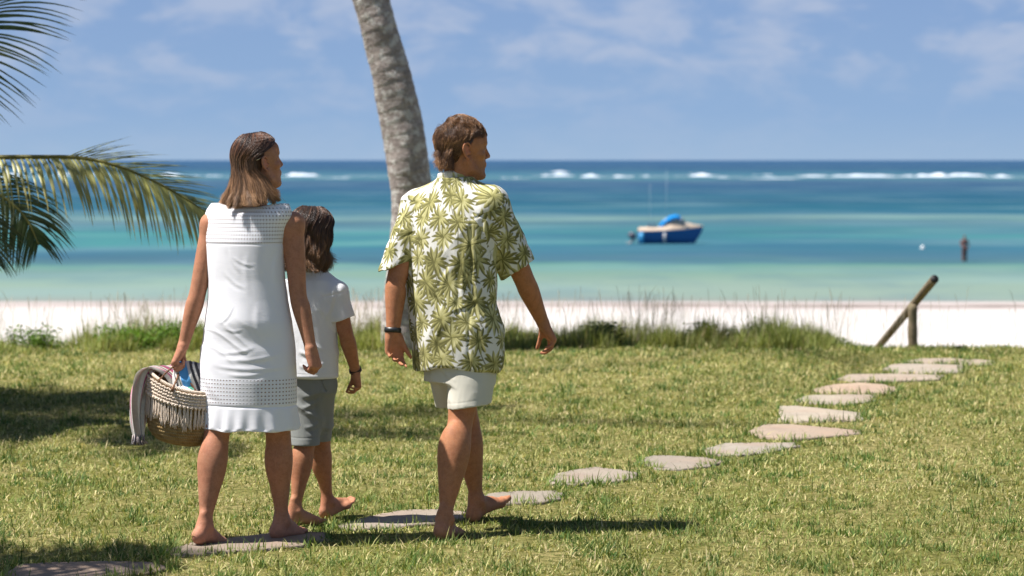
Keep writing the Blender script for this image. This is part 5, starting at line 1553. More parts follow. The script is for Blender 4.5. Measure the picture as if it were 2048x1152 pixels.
tc_ = stripes(uc); tc_ = tc_ * (1 + .12 * vnoise(np.stack([U * 60, t_ * 160, U * 0], -1), 9))[..., None]
m = Mat('cotton_towel'); o = m.obj(); n_ = m.noise(o, 500, 3); TOW = m.done(m.trans(m.bsdf(m.attr(), .95, .05, m.bump(n_, .5, .003), **{'Sheen Weight': .2}), m.attr(), .12))
mb = MB(); mb.grid(G, tc_); mb.grid(G - [.0, -.003, .004], tc_[:, ::-1] * .95)
tw_root = mb.build('towel', TOW); rebase(tw_root, Pc[nu // 2]); tag(tw_root, 'cream towel with pink and grey stripes draped over the left rim of the basket', 'towel')
mb = MB()
for k in range(34):
    i = int(k / 33 * (nw - 1)); b0 = G[-1, i]; c_ = tc_[-1, i] * .8
    pts = [b0 + [0, 0, .004], b0 + [rng.normal(0, .003), 0, -.020], b0 + [rng.normal(0, .005), 0, -.030 - rng.uniform(0, .01)]]
    mb.tube(pts, [.0022, .0020, .0034], 4, c=np.array([.45, .38, .36]) if k % 3 else np.array([.10, .09, .12]))
mb.build('tassel_edge', TOW, tw_root)

# blue striped towel bundle and white cloth inside the basket
S = Sculpt()
S.ball(Kp(372, 760, -.01), (.050, .045, .065), .03); S.ball(Kp(388, 748, .00), (.040, .040, .048), .02); S.ball(Kp(366, 742, .02), (.035, .03, .04), .02); S.ball(Kp(380, 785, .0), (.07, .06, .05), .02)
S.disp.append((lambda p: .006 * fold(p, 26, 26, 9, 5) + .003 * fold(p, 50, 50, 20, 6), .02))
V, Q = S.mesh(.0025, 1)
u = ((V[:, 0] - ck[0]) * 1.0 + (V[:, 2] - Kp(0, 760)[2]) * .35) / .13 + .45
blue = np.array([.10, .34, .66]); wht = np.array([.66, .64, .60]); dk = np.array([.05, .05, .06])
col = np.where(((u > .50) & (u < .80))[:, None], blue, wht); col = np.where(((u > .30) & (u < .34) | (u > .90) & (u < .99) | (u > 1.06) & (u < 1.15))[:, None], dk, col); col = np.where(((u > .42) & (u < .45))[:, None], np.array([.30, .42, .30]), col)
b_ = mk('rolled_towel', V, Q, TOW, None, col); rebase(b_, V.mean(0)); tag(b_, 'rolled bright blue and white towel stuffed in the basket', 'towel')
S = Sculpt(); S.ball(Kp(361, 783, -.055), (.050, .038, .022), .02); S.ball(Kp(377, 787, -.05), (.035, .035, .020), .02)
S.disp.append((lambda p: .005 * fold(p, 30, 30, 26, 15), .02)); V, Q = S.mesh(.0025, 1)
col = np.where((vnoise(V * np.array([30, 30, 60]), 3) > .45)[:, None] & (V[:, 0:1] > ck[0] + .01), np.array([.06, .30, .20]), np.array([.74, .73, .70]))
b_ = mk('folded_cloth', V, Q, TOW, None, col); rebase(b_, V.mean(0)); tag(b_, 'white folded cloth with a green edge at the basket opening', 'cloth')
# ================================================================== VEGETATION AT THE LAWN EDGE
rng = np.random.default_rng(91)
def veg_height(px):
    """height of the green strip along the lawn edge (m), by photo column"""
    return np.interp(px, [-200, 0, 60, 150, 200, 250, 380, 430, 600, 690, 760, 1000, 1060, 1180, 1230, 1300, 1420, 1460, 1500, 1560, 1640, 1720, 1800, 2300],
                         [.25, .24, .22, .22, .27, .32, .32, .28, .27, .31, .30, .26, .22, .24, .24, .21, .25, .26, .29, .26, .15, .08, .04, .03])
n = 110000
x = rng.uniform(-7.4, 7.4, n); y = edge_y(x) + rng.uniform(-.45, .75, n); px = 1024 + x / y * FPX
H_ = veg_height(px) * (.78 + .6 * vnoise(np.stack([x * 3, y * 2, x * 0], 1), 3) + .45 * vnoise(np.stack([x * 11, y * 5, x * 0], 1), 6)) 
keep = (rng.random(n) < np.clip(H_ / .20, .05, 1) * (.75 + .5 * vnoise(np.stack([x * 6, y * 3, x * 0], 1), 17))); x, y, H_, px = x[keep], y[keep], H_[keep], px[keep]; n = len(x)
h = H_ * rng.uniform(.35, 1.0, n) + np.clip(y - edge_y(x), 0, 1.5) * .22
rq = rng.random((n, 1)); col = np.array([.17, .22, .045]) * (1 - rq) + np.array([.42, .43, .15]) * rq
pn = vnoise(np.stack([x * 1.6, y, x * 0], 1), 8)
col = col * (1 + .35 * pn[:, None]); col = np.where((rng.random(n) < .10)[:, None], np.array([.34, .28, .14]), col)
o_ = blades('beach_grass', x, y, GZ(x, y) - .01, h, rng.uniform(.005, .010, n), np.clip(rng.normal(.30, .22, n), 0, 1.1), rng.uniform(0, 6.28, n), col, .9, GRASS, 3)
tag(o_, kind='stuff', label='rough green grass growing along the far edge of the lawn', cat='grass')
# dry feathery stems rising above it
n = 9000
x = rng.uniform(-7.4, 7.4, n); y = edge_y(x) + rng.uniform(-.1, .8, n); px = 1024 + x / y * FPX
k = np.interp(px, [0, 20, 100, 200, 330, 450, 560, 690, 760, 1000, 1060, 1150, 1300, 1480, 1560, 1640, 1750, 1850], [.6, .8, 1, 1, .9, .5, .5, 1, 1, .8, 1, 1, .8, 1, .9, .7, .15, .05])
keep = rng.random(n) < k * (.55 + .6 * vnoise(np.stack([x * 2.2, y * 0, x * 0], 1), 4)); x, y, px = x[keep], y[keep], px[keep]; n = len(x)
h = rng.uniform(.20, .50, n)
col = np.array([.66, .58, .46]) * rng.uniform(.6, 1.15, (n, 1))
mb = MB(); GZs = GZ(x, y)
for i in range(n):
    a = rng.uniform(0, 6.28); l = abs(rng.normal(.10, .10)); b = np.array([x[i], y[i], GZs[i]])
    pts = [b, b + np.array([math.cos(a) * l * .25 * h[i], math.sin(a) * l * .25 * h[i], h[i] * .5]), b + np.array([math.cos(a) * l * h[i], math.sin(a) * l * h[i], h[i]])]
    tip = pts[-1] + np.array([math.cos(a) * l * .12, math.sin(a) * l * .12, .035])
    mb.tube(pts + [tip], [.0009, .0008, .0018, .0006], 3, cap=False, c=col[i])
o_ = mb.build('dry_grass_stems', GRASS); tag(o_, kind='stuff', label='dry feathery grass stems rising in front of the sand', cat='grass')

def shrub(px0, px1, py_top, Y, seed, base, lab, dens=1.0):
    rg = np.random.default_rng(seed)
    xc = ((px0 + px1) / 2 - 1024) / FPX * Y; hw = (px1 - px0) / 2 / FPX * Y; zb = float(GZ(xc, Y)); ht = CAM_Z - (py_top - 320) / FPX * Y - zb
    root = empty('shrub', (xc, Y, zb)); tag(root, lab, 'shrub', 'low leafy shrubs at the lawn edge')
    st = MB(); lf_n = int(2600 * dens * max(.4, hw / .4))
    stems = []
    for k in range(int(16 * max(.6, hw / .4))):
        a = rg.uniform(-1, 1); b = np.array([xc + a * hw * .55, Y + rg.uniform(-.12, .12), zb]); e = b + np.array([a * hw * .4 + rg.normal(0, .03), rg.normal(0, .06), ht * rg.uniform(.55, .95) * (1 - .35 * a * a)])
        pts = catmull([b, (b + e) / 2 + rg.normal(0, .02, 3), e], 6); st.tube(pts, np.linspace(.007, .0025, 6), 5, c=(.10, .075, .04)); stems.append(pts)
    st.build('stem', GRASS, root)
    cs = np.array([s_[rg.integers(2, 6)] for s_ in stems for _ in range(5)])
    c = cs[rg.integers(0, len(cs), lf_n)] + rg.normal(0, 1, (lf_n, 3)) * np.array([.055, .05, .040])
    c[:, 2] = np.clip(c[:, 2], zb + .01, zb + ht * 1.03)
    L = rg.uniform(.018, .038, lf_n); W = L * rg.uniform(.38, .55, lf_n)
    d = rg.normal(0, 1, (lf_n, 3)); d[:, 2] = np.abs(d[:, 2]) * .6; d /= np.linalg.norm(d, axis=1)[:, None]
    s_ = np.cross(d, rg.normal(0, 1, (lf_n, 3))); s_ /= np.linalg.norm(s_, axis=1)[:, None]
    V = np.stack([c, c + d * (L * .45)[:, None] + s_ * (W * .5)[:, None], c + d * L[:, None], c + d * (L * .45)[:, None] - s_ * (W * .5)[:, None]], 1).reshape(-1, 3)
    b = np.arange(lf_n)[:, None] * 4 + np.arange(4)[None]
    cc = np.array(base) * rg.uniform(.55, 1.5, (lf_n, 1)); cc = np.repeat(cc[:, None], 4, 1).reshape(-1, 3)
    mk('foliage', V, b, GRASS, root, cc, smooth=False)
shrub(10, 110, 655, 20.4, 1, (0.115, 0.203, 0.03), 'small green shrub farthest left, seen in front of the sand', .8)
shrub(195, 300, 648, 20.5, 2, (0.142, 0.25, 0.03), 'bright green shrub above the beach basket, left half of the dense clump')
shrub(285, 400, 646, 20.5, 3, (0.121, 0.216, 0.027), 'dense green shrub just left of the arm of the woman')
shrub(690, 770, 640, 21.1, 4, (0.101, 0.162, 0.03), 'shrub between the boy and the man, beside the palm trunk')
shrub(1185, 1240, 648, 20.8, 5, (.035, .060, .022), 'dark bluish green shrub, narrow, right of the hand of the man', 1.2)
shrub(1385, 1450, 650, 21.0, 6, (0.135, 0.203, 0.041), 'light green shrub to the right of the dark one')
shrub(1480, 1550, 638, 21.0, 7, (0.128, 0.182, 0.041), 'tallest shrub of the right hand strip, with dry stems through it')
shrub(1655, 1700, 680, 20.9, 8, (0.135, 0.182, 0.041), 'tiny shrub last before the slanting handrail', .6)

# ================================================================== PALMS
m = Mat('palm_leaflet'); c = m.attr(); o = m.obj()
c2 = m.mix(m.mr(m.noise(o, 6, 3), .35, .7, 0, .35), c, (.20, .19, .05))
PALML = m.done(m.trans(m.bsdf(c2, .42, .45), m.mix(1.0, c2, (1, 1, .5), 'MULTIPLY'), .22))
m = Mat('palm_rib'); PALMR = m.done(m.bsdf(m.mix(m.mr(m.noise(m.obj(), 12, 3), .3, .7), (.36, .31, .08), (.24, .22, .06)), .5, .4))

def frond(parent, pts, seed, L0=.50, nl=62, colr=(.10, .135, .03), tipc=(.36, .28, .09), droop=1.0, start=.10, sides=(1, -1), upn=None, lenf=None, width=.020, brown=.25):
    rg = np.random.default_rng(seed)
    R = catmull(pts, 60); t = np.gradient(R, axis=0); t /= np.linalg.norm(t, axis=1)[:, None]
    mb = MB(); mb.tube(R, np.linspace(.020, .0035, 60), 7)
    fr = mb.build('frond', PALMR, parent, col=False)
    V = []; Q = []; C = []; nv = 0; S_ = 7
    up0 = np.array([0, 0, 1.0]) if upn is None else unit(upn)
    for sd in sides:
        for k in range(nl):
            u = start + (1 - start) * (k + rg.uniform(-.25, .25)) / nl; u = min(max(u, 0), 1); f_ = u * 59; i = min(int(f_), 58); p0 = R[i] + (R[i + 1] - R[i]) * (f_ - i); tt = t[i]
            side = unit(np.cross(tt, up0)) * sd; upv = unit(np.cross(side * sd, tt))
            prof = math.sin(math.pi * min(1, (u * .86 + .12))) ** .55 if lenf is None else lenf(u)
            L = L0 * prof * rg.uniform(.88, 1.08)
            fw = .35 + .75 * u
            d = unit(side * 1.0 + tt * fw + upv * (.28 - .25 * u) + rg.normal(0, .07, 3))
            p = p0.copy(); w0 = width * rg.uniform(.8, 1.15) * (.6 + .4 * prof); dr = droop * rg.uniform(.75, 1.3)
            tip = np.array(tipc) * rg.uniform(.7, 1.2); bc = np.array(colr) * rg.uniform(.70, 1.35); br = rg.random() < brown
            for j in range(S_):
                q = j / (S_ - 1); w = w0 * (.55 + .9 * q if q < .25 else (1 - q) ** .75 * 1.02 + .02)
                g = np.array([0, 0, -1.0]); dd = unit(d + g * dr * (q ** 1.2) * 1.5)
                if j: p = p + dd * L / (S_ - 1)
                ws = unit(np.cross(dd, upv if abs(np.dot(dd, upv)) < .95 else side)); nn = np.cross(ws, dd)
                if nn[2] < 0: nn = -nn
                V += [p - ws * w * .5 - nn * w * .16, p, p + ws * w * .5 - nn * w * .16]
                cl = bc * (1 - q ** 3 * (.9 if br else .15)) + tip * q ** 3 * (.9 if br else .15); C += [cl * .92, cl * 1.35, cl * .92]
                if j:
                    a = nv + 3 * (j - 1); Q += [(a, a + 1, a + 4, a + 3), (a + 1, a + 2, a + 5, a + 4)]
            nv += 3 * S_
    mk('leaflets', np.array(V), np.array(Q), PALML, fr, np.array(C))
    return fr

def trunk_mesh(parent, pts, rad, ring=.11, n=36, seed=1, flare=0.0):
    R = catmull(pts, 260); t = np.gradient(R, axis=0); t /= np.linalg.norm(t, axis=1)[:, None]
    s_ = np.concatenate([[0], np.cumsum(np.linalg.norm(np.diff(R, axis=0), axis=1))])
    rr = np.interp(np.linspace(0, 1, 260), np.linspace(0, 1, len(rad)), rad)
    th = np.arange(n) * 2 * np.pi / n; a = unit(np.cross(t[0], [0, 1, 0])); G = []
    for i in range(260):
        a = unit(a - t[i] * np.dot(a, t[i])); b = np.cross(t[i], a)
        c = np.cos(th)[:, None] * a + np.sin(th)[:, None] * b
        ph = s_[i] / ring + .18 * np.sin(th + s_[i]) + .12 * vnoise(np.stack([np.cos(th), np.sin(th), th * 0 + s_[i] * 2], 1), seed)
        saw = (ph % 1.0); bump = .0045 * (1 - saw) * (saw > .06)
        lum = .010 * vnoise(np.stack([np.cos(th) * 2.2, np.sin(th) * 2.2, th * 0 + s_[i] * 5], 1), seed + 2)
        G.append(R[i] + c * (rr[i] + bump + lum)[:, None])
    mb = MB(); mb.grid(np.array(G), closed=True)
    m = Mat('palm_bark'); o = m.obj()
    n1 = m.noise(o, 14, 5, .62); n2 = m.noise(o, 46, 4, .65); n3 = m.noise(m.map(o, (1, 1, .8)), 9, 3, .5); n4 = m.noise(m.map(o, (1, 1, 4)), 10, 4)
    c = m.mix(m.mr(n4, .35, .65), (.27, .225, .205), (.38, .33, .30))
    c = m.mix(m.mr(n1, .50, .60, 0, .85), c, (.56, .53, .49))       # pale lichen
    c = m.mix(m.mr(n2, .55, .66, 0, .7), c, (.16, .13, .115))
    c = m.mix(m.mr(n3, .56, .66, 0, .55), c, (.20, .165, .15))
    return mb.build('trunk', m.done(m.bsdf(c, .9, .12, m.bump(m.math('ADD', n1, n2), .7, .02))), parent, col=False)

# the leaning palm in the middle; its crown is above the frame
Yt = 20.3
bt = P(797, 712, Yt); bt[2] = float(GZ(bt[0], bt[1])) - .05
tp = [bt, P(797, 560, Yt), P(818, 420, Yt), P(817, 350, Yt), P(790, 200, Yt), P(760, 80, Yt), P(732, -30, Yt), P(640, -420, Yt - .1), P(560, -900, Yt - .3), P(500, -1500, Yt - .5)]
# smooth lean: fit widths read off the photo
palm = empty('palm_tree', bt); tag(palm, 'tall leaning coconut palm with grey ringed lichen-spotted trunk behind the man', 'palm tree')
tp = [bt, P(806, 600, Yt), P(823, 440, Yt), P(819, 350, Yt), P(806, 260, Yt), P(787, 170, Yt), P(763, 80, Yt), P(738, -10, Yt), P(648, -300, Yt), P(520, -750, Yt), P(430, -1250, Yt)]
trunk_mesh(palm, tp, [.160, .158, .168, .175, .172, .165, .155, .15, .14, .13, .12])
top = np.array(tp[-1])
for k in range(15):
    a = k * 2.39996; el = R_(58 - k * 6.5); L = 3.6
    d = np.array([math.cos(a) * math.cos(el), math.sin(a) * math.cos(el), math.sin(el)]); h_ = unit([d[0], d[1], 0])
    frond(palm, [top, top + d * L * .35, top + d * L * .68 - np.array([0, 0, .35]), top + d * L * .92 + h_ * .2 - np.array([0, 0, 1.25])], 300 + k, .62, 34, (.07, .10, .02))

# young palm off the left edge whose fronds reach into the frame
YP = 15.0
cr = P(-420, 335, YP); gb = np.array([cr[0] - .25, YP + .1, 0.0])
p2 = empty('palm_tree', gb); tag(p2, 'young coconut palm at the left edge, green fronds reaching into view', 'palm tree')
trunk_mesh(p2, [gb - np.array([0, 0, .05]), gb + np.array([.05, 0, .6]), cr - np.array([0, 0, .1]), cr + np.array([.02, 0, .15])], [.17, .14, .12, .10], seed=5)
up = lambda px, py, dy=0: P(px, py, YP + dy)
# arching frond, its sunlit yellow-green put into the leaflet colours
frond(p2, [cr, up(-250, 322, -.1), up(-80, 316, -.15), up(70, 314, -.2), up(160, 316, -.2), up(240, 334, -.2), up(315, 366, -.2), up(372, 398, -.18), up(412, 424, -.15)], 41, .52, 76, (.26, .25, .075), (.52, .42, .15), 1.05, .30,
      sides=(1,), upn=(.10, -.55, .8), lenf=lambda u: float(np.interp(u, [0, .45, .62, .74, .86, .95, 1], [.7, .95, 1.0, .92, .68, .42, .28])), width=.026, brown=.55)
frond(p2, [cr, up(-250, 322, -.1), up(-80, 316, -.15), up(70, 314, -.2), up(160, 316, -.2), up(240, 334, -.2), up(315, 366, -.2), up(372, 398, -.18), up(412, 424, -.15)], 42, .50, 60, (.17, .18, .055), (.38, .30, .12), .12, .45,
      sides=(-1,), upn=(.05, -.25, 1.0), lenf=lambda u: float(np.interp(u, [0, .5, .7, .85, 1], [.5, 1.0, 1.0, .8, .42])), width=.020, brown=.3)
# second frond behind it, hanging into the lower left, shade painted as dark green
frond(p2, [cr, up(-260, 330, .3), up(-110, 350, .3), up(-10, 385, .25), up(48, 432, .2), up(78, 490, .15)], 43, .52, 66, (.038, .065, .014), (.2, .19, .06), .9, .25, upn=(.1, -.8, .6), width=.020)
frond(p2, [cr, up(-270, 350, -.3), up(-150, 385, -.4), up(-60, 440, -.4), up(-22, 520, -.4)], 44, .50, 60, (.030, .052, .012), (.2, .18, .06), .7, .30, upn=(.1, -.8, .6), width=.018)
# upright frond out of frame with leaflets crossing the top left corner
frond(p2, [cr, up(-285, 262, 0), up(-130, 150, 0), up(-30, 50, 0), up(10, -60, 0), up(20, -190, 0)], 45, .60, 70, (.030, .060, .016), (.2, .2, .06), .35, .25, upn=(.2, -1.0, .35), width=.020)  # backlit darkness painted into the leaflet green
for k in range(20):
    a = R_(66 + k * 12.4); el = R_([50, 20, 65, 35, 8][k % 5]); L = 1.7 + .3 * (k % 3)
    d = np.array([math.cos(a) * math.cos(el), math.sin(a) * math.cos(el), math.sin(el)]); h_ = unit([d[0], d[1], 0])
    frond(p2, [cr, cr + d * L * .4, cr + d * L * .75 - np.array([0, 0, .18]), cr + d * L + h_ * .1 - np.array([0, 0, .75])], 60 + k, .50, 56, (.06, .09, .02), (.3, .25, .1), .8, .12)

for k, (a, el, L) in enumerate([(72, 40, 1.9), (84, 55, 2.0), (97, 30, 1.8), (110, 48, 1.7), (250, 40, 1.7), (263, 30, 1.9), (277, 52, 2.0), (288, 38, 1.8), (60, 60, 1.6), (300, 60, 1.6)]):  # extra broad-leaved fronds added out of view to deepen the lawn shadow
    a = R_(a); el = R_(el); d = np.array([math.cos(a) * math.cos(el), math.sin(a) * math.cos(el), math.sin(el)]); h_ = unit([d[0], d[1], 0]); c_ = cr + np.array([.12, 0, 0])
    frond(p2, [c_, c_ + d * L * .4, c_ + d * L * .75 - np.array([0, 0, .18]), c_ + d * L + h_ * .1 - np.array([0, 0, .65])], 160 + k, .50, 60, (.06, .09, .02), (.3, .25, .1), .8, .12, width=.034)

# a second young palm nearer the camera, outside the frame, that shades the near left grass
g3 = np.array([-4.7, 9.15, 0.0]); c3 = g3 + np.array([.25, 0, 2.9])
p3 = empty('palm_tree', g3); tag(p3, 'young palm just outside the left edge shading the near grass', 'palm tree')
trunk_mesh(p3, [g3 - np.array([0, 0, .05]), g3 + np.array([.10, 0, 1.4]), c3], [.15, .13, .10], seed=9)
for k in range(15):
    a = R_(k * 24.1); el = R_([48, 15, 62, 30, 5][k % 5]); L = 1.7 + .2 * (k % 3)
    d = np.array([math.cos(a) * math.cos(el), math.sin(a) * math.cos(el) * .5, math.sin(el)]); h_ = unit([d[0], d[1], 0])
    frond(p3, [c3, c3 + d * L * .4, c3 + d * L * .75 - np.array([0, 0, .15]), c3 + d * L + h_ * .1 - np.array([0, 0, .6])], 90 + k, .46, 50, (.06, .09, .02), (.3, .25, .1), .8, .12, width=.030)

# taller palm left of the frame: its crown shades the lawn in the middle distance
g4 = np.array([-5.6, 14.2, 0.0]); c4 = np.array([-5.1, 14.25, 4.9])
p4 = empty('palm_tree', g4); tag(p4, 'taller palm outside the left edge, its crown shading the far left lawn', 'palm tree')
trunk_mesh(p4, [g4 - np.array([0, 0, .05]), g4 + np.array([.12, 0, 1.5]), g4 + np.array([.3, 0, 3.2]), c4], [.19, .16, .14, .12], seed=12)
for k in range(17):
    a = R_(k * 21.2); el = R_([30, 8, 45, 18, -5][k % 5]); L = 2.5 + .25 * (k % 3)
    if abs(math.sin(a)) < .35 and math.cos(a) > 0: el = R_(12); L = 3.9
    d = np.array([math.cos(a) * math.cos(el), math.sin(a) * math.cos(el) * .62, math.sin(el)]); h_ = unit([d[0], d[1], 0])
    frond(p4, [c4, c4 + d * L * .4, c4 + d * L * .75 - np.array([0, 0, .15]), c4 + d * L + h_ * .1 - np.array([0, 0, .6])], 190 + k, .48, 52, (.06, .09, .02), (.3, .25, .1), .8, .12, width=.030)

# ================================================================== HANDRAIL AT THE BEACH STEPS
m = Mat('weathered_pole'); o = m.obj(); n1 = m.noise(m.map(o, (1, 1, .2)), 60, 4, .6); n2 = m.noise(o, 9, 3)
wc = m.mix(m.mr(n1, .35, .7), (.17, .125, .075), (.30, .23, .15)); wc = m.mix(m.mr(n2, .45, .65, 0, .6), wc, (.12, .11, .06))
WOOD = m.done(m.bsdf(wc, .8, .2, m.bump(n1, .5, .01)))
pb = P(1829, 702, 20.75); pt = P(1825, 608, 20.72); pb[2] -= .25
rail = empty('handrail', pb); tag(rail, 'weathered wooden pole handrail slanting up beside the beach steps', 'handrail')
mb = MB(); R = catmull([pb, (pb + pt) / 2 + np.array([-.006, 0, 0]), pt], 14); mb.tube(R, np.linspace(.044, .038, 14) + .003 * np.sin(np.arange(14) * 1.7), 14); mb.build('post', WOOD, rail, col=False)
ra = P(1869, 558, 20.1); rb = P(1752, 697, 22.3); rb2 = ra + (rb - ra) * 1.8
R = catmull([ra, ra + (rb2 - ra) * .5 + np.array([0, 0, -.01]), rb2], 24)
mb = MB(); mb.tube(R, np.linspace(.036, .028, 24), 14); mb.build('rail_pole', WOOD, rail, col=False)
mb = MB(); ax = unit(ra - R[2]); mb.tube([ra - ax * .004, ra + ax * .006], [.035, .034], 14); mb.build('end_cap', (lambda q: q.done(q.bsdf((.012, .011, .010), .6)))(Mat('black_cap')), rail, col=False)
far = R[-1]; mb = MB(); mb.tube([far + np.array([0, 0, -.9]), far + np.array([0, 0, .03])], .045, 12); mb.build('post', WOOD, rail, col=False)

# ================================================================== MOTOR BOAT
YB = 31434.0 / (487 - 320); sB = YB / FPX
def B(px, py, dy=0): return np.array([(px - 1024) * sB, YB + dy, CAM_Z - (py - 320) * sB])
bo = empty('motor_boat', (B(1338, 487)[0], YB, SEA)); tag(bo, 'blue hulled motor boat with sand coloured deck and bright blue canopy moored in the lagoon', 'boat')
def simple(name, colr, rough=.45, spec=.4):
    q = Mat(name); n_ = q.noise(q.obj(), 3, 3); return q.done(q.bsdf(q.mix(q.mr(n_, .3, .7, 0, .3), colr, tuple(v * .7 for v in colr)), rough, spec))
# hull stations from stern (t=0) to bow (t=1)
x0, x1 = 1277, 1407
T = np.linspace(0, 1, 26); hull = []; deckl = []
for t in T:
    X_ = (x0 + (x1 - x0) * t - 1024) * sB
    half = .92 * (1 - np.clip((t - .35) / .65, 0, 1) ** 2.2) + .01
    sheer = SEA + .98 + .34 * t ** 2; rake = np.clip((t - .8) / .2, 0, 1)
    keel = SEA - .25 + rake ** 1.6 * .85
    ring = []
    for q in np.linspace(-1, 1, 17):
        aq = abs(q); z_ = keel + (sheer - keel) * aq ** 1.7; w_ = half * (aq ** .55) * (.80 + .20 * aq)
        ring.append([X_ - .35 * rake * (1 - aq) , YB + np.sign(q) * w_, z_])
    hull.append(ring)
hull = np.array(hull)
mb = MB(); mb.grid(hull); mb.add(hull[0], T=[(0, k, k + 1) for k in range(1, 16)])
mb.build('hull', simple('blue_hull_paint', (.010, .090, .28)), bo, col=False)
mb = MB()      # white waterline stripe and the pale mark amidships
mb.grid(np.array([[r_[0] * [1, 1, 1] + [0, -.012, -.02], r_[0] + [0, -.022, .05]] for r_ in hull])); mb.build('rub_rail', simple('cream_paint', (.62, .56, .48)), bo, col=False)
mb = MB(); xm = (1328 - 1024) * sB
mb.box((xm - .10, YB - .95, SEA + .12), (xm + .10, YB - .86, SEA + .86)); mb.build('fender', simple('grey_fender', (.42, .42, .44)), bo, col=False)
mb = MB(); xm = (1282 - 1024) * sB
mb.box((xm - .16, YB - .96, SEA + .10), (xm + .16, YB - .86, SEA + .88)); mb.build('stern_panel', simple('light_blue_panel', (.05, .33, .62)), bo, col=False)
deck = []
for k, t in enumerate(T):
    r_ = hull[k]; zt = r_[0][2]; cab = np.interp(t, [0, .15, .3, .42, .48, .70, .85, 1], [.28, .30, .24, .34, .62, .52, .26, .05])
    hw = abs(r_[0][1] - YB)
    row = []
    for q in np.linspace(-1, 1, 13):
        aq = abs(q); row.append([r_[0][0], YB + q * hw * (1 - .0 * aq), zt + cab * (1 - aq ** 4) * (1 if .30 < t else .9) + .02])
    deck.append(row)
mb = MB(); mb.grid(np.array(deck)); db = np.array(deck)[0]; mb.add(np.concatenate([db, db[::-1] * [1, 1, 0] + [0, 0, SEA + .9]]), Q=[(k, k + 1, 24 - k, 25 - k) for k in range(12)])
mb.build('deck', simple('sand_deck_paint', (.52, .40, .30), .6), bo, col=False)
# windscreen
def slab(name, pts2, y0, y1, mat):
    mb = MB(); n_ = len(pts2); A = np.array([B(a, b) for a, b in pts2]); A1 = A.copy(); A1[:, 1] = YB + y0; A2 = A.copy(); A2[:, 1] = YB + y1
    mb.add(np.concatenate([A1, A2]), Q=[(i, (i + 1) % n_, n_ + (i + 1) % n_, n_ + i) for i in range(n_)], T=[(0, i, i + 1) for i in range(1, n_ - 1)] + [(n_, n_ + i + 1, n_ + i) for i in range(1, n_ - 1)])
    return mb.build(name, mat, bo, smooth=False, col=False)
slab('windscreen', [(1330, 453), (1338, 438), (1364, 436), (1376, 452)], -.62, .62, simple('tinted_windscreen', (.30, .27, .25), .15, .6))
# canopy: curved fabric on a frame
cv = [(1319, 449, .52), (1324, 443, .60), (1332, 437, .68), (1342, 431, .72), (1352, 429, .72), (1360, 432, .68), (1363, 438, .64)]
Gc = []
for a, b, w_ in cv:
    Gc.append([[B(a, b)[0], YB + q * w_, B(a, b)[2] - .16 * q * q + .0] for q in np.linspace(-1, 1, 9)])
Gc = np.array(Gc); mb = MB(); mb.grid(Gc); mb.grid((Gc - [0, 0, .05])[::-1])
mb.grid(np.array([Gc[:, 0], Gc[:, 0] + [0.02, 0, -.16]])); mb.grid(np.array([Gc[:, -1], Gc[:, -1] + [0.02, 0, -.16]])); mb.build('canopy', simple('blue_canvas', (.008, .20, .52), .8, .1), bo, col=False)
pole_m = simple('steel_tube', (.45, .45, .46), .3, .6)
for sy in (-.66, .66):
    for a in (1330, 1362): p_ = B(a, 452); p_[1] = YB + sy; mb = MB(); mb.tube([p_, p_ + [0, 0, .62]], .02, 6); mb.build('canopy_pole', pole_m, bo, col=False)
mb = MB()
for a in (1302, 1311):
    p_ = B(a, 462); mb.box((p_[0] - .17, YB - .5, p_[2] - .05), (p_[0] + .17, YB + .4, p_[2] + .22)); mb.box((p_[0] - .19, YB - .5, p_[2] + .2), (p_[0] - .10, YB + .4, p_[2] + .58))
mb.build('seat', simple('dark_seat', (.05, .05, .09), .7), bo, col=False)
for sy in (-.42, .42):
    e0 = B(1268, 474); e0[1] = YB + sy; mb = MB()
    prof = [(-.12, .02), (-.05, .20), (.10, .27), (.34, .26), (.46, .17), (.50, .02)]
    th = np.linspace(0, 2 * np.pi, 15)[:-1]; ax = unit([-.75, 0, .55]); e1 = np.array([0, 1.0, 0]); e2 = np.cross(ax, e1)
    mb.grid(np.array([[e0 + ax * a + (e1 * math.cos(t) + e2 * math.sin(t)) * r_ for t in th] for a, r_ in prof]), closed=True)
    oc = mb.build('outboard_motor', simple('dark_grey_cowl', (.07, .075, .10), .35, .5), bo, col=False)
    mb = MB(); mb.tube([e0 + [.10, 0, .05], e0 + [-.15, 0, -.35], e0 + [-.45, 0, -.52]], [.09, .07, .06], 8)
    for k in range(3):
        a = k * 2.1; c_ = e0 + np.array([-.52, 0, -.56]); mb.tube([c_, c_ + np.array([-.02, math.cos(a) * .17, math.sin(a) * .17])], [.05, .045], 6)
    mb.build('drive_leg', simple('grey_drive_leg', (.30, .28, .29), .4, .5), oc, col=False)
for a, h_ in ((1300, 3.4), (1333, 4.6)):
    p_ = B(a, 456); mb = MB(); mb.tube([p_, p_ + [.0, 0, h_]], [.010, .006], 5); mb.build('antenna', simple('white_rod', (.55, .55, .55)), bo, col=False)

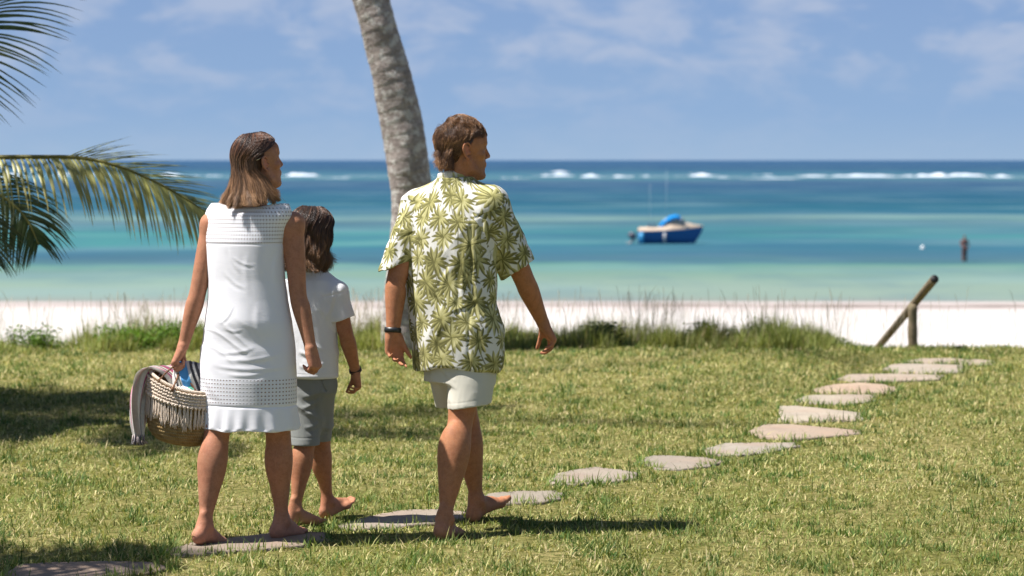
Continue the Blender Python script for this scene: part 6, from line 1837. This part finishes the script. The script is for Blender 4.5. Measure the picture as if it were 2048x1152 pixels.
# small white buoy
yb = 31434.0 / (498 - 320); pbu = np.array([(1845 - 1024) / FPX * yb, yb, SEA]); mb = MB()
th = np.linspace(0, 2 * np.pi, 13)[:-1]
mb.grid(np.array([[pbu + [r_ * math.cos(t), r_ * math.sin(t), z_] for t in th] for r_, z_ in ((.02, -.12), (.15, -.05), (.17, .06), (.13, .16), (.06, .22), (.05, .27), (.01, .28))]), closed=True)
bu = mb.build('buoy', simple('white_buoy', (.62, .64, .64)), col=False); rebase(bu, pbu); tag(bu, 'small white mooring buoy floating left of the distant wader', 'buoy')

# wader standing in the shallows
yw = 31434.0 / (523 - 320); xw = (1929 - 1024) / FPX * yw; S = Sculpt(); w0 = np.array([xw, yw, SEA - .05])
def W(a, b, c): return w0 + np.array([a, b, c])
S.chain([W(-.09, 0, -.05), W(-.10, 0, .45), W(-.07, 0, .85)], [.07, .08, .10], .02); S.chain([W(.09, .05, -.05), W(.10, .05, .45), W(.07, 0, .85)], [.07, .08, .10], .02)
S.chain([W(0, 0, .85), W(0, 0, 1.1), W(0, -.02, 1.35)], [.155, .14, .16], .05, ax=(0, 1, 0), sq=1.35); S.cone(W(-.14, 0, 1.38), W(.14, 0, 1.38), .07, .07, .05)
S.cone(W(0, 0, 1.40), W(0, -.01, 1.52), .06, .055, .03); S.ball(W(0, -.02, 1.62), (.078, .095, .115), .02)
S.chain([W(-.20, 0, 1.38), W(-.25, -.05, 1.12), W(-.14, -.22, 1.0)], [.055, .045, .035], .02); S.chain([W(.20, 0, 1.38), W(.26, 0, 1.12), W(.20, -.14, .92)], [.055, .045, .035], .02)
sculpt_hand(S, W(-.14, -.22, 1.0), (.6, -.6, -.3), (.3, .3, -.8), -1, 1.0, [(30, 30, 20)] * 4); sculpt_hand(S, W(.20, -.14, .92), (-.2, -.7, -.6), (-.8, .1, -.3), 1, 1.0, [(30, 30, 20)] * 4)
V, Q = S.mesh(.010, 1)
col = np.where((V[:, 2:3] > w0[2] + .42) & (V[:, 2:3] < w0[2] + .92), np.array([.02, .025, .04]), np.where((V[:, 2:3] > w0[2] + .92) & (V[:, 2:3] < w0[2] + 1.46), np.array([.09, .05, .06]), np.array([.09, .045, .03])))
col = np.where(V[:, 2:3] > w0[2] + 1.66, np.array([.012, .01, .01]), col)
wd = mk('person', V, Q, SKIN, None, col); rebase(wd, w0); tag(wd, 'distant dark figure standing in the shallow water at right', 'person')
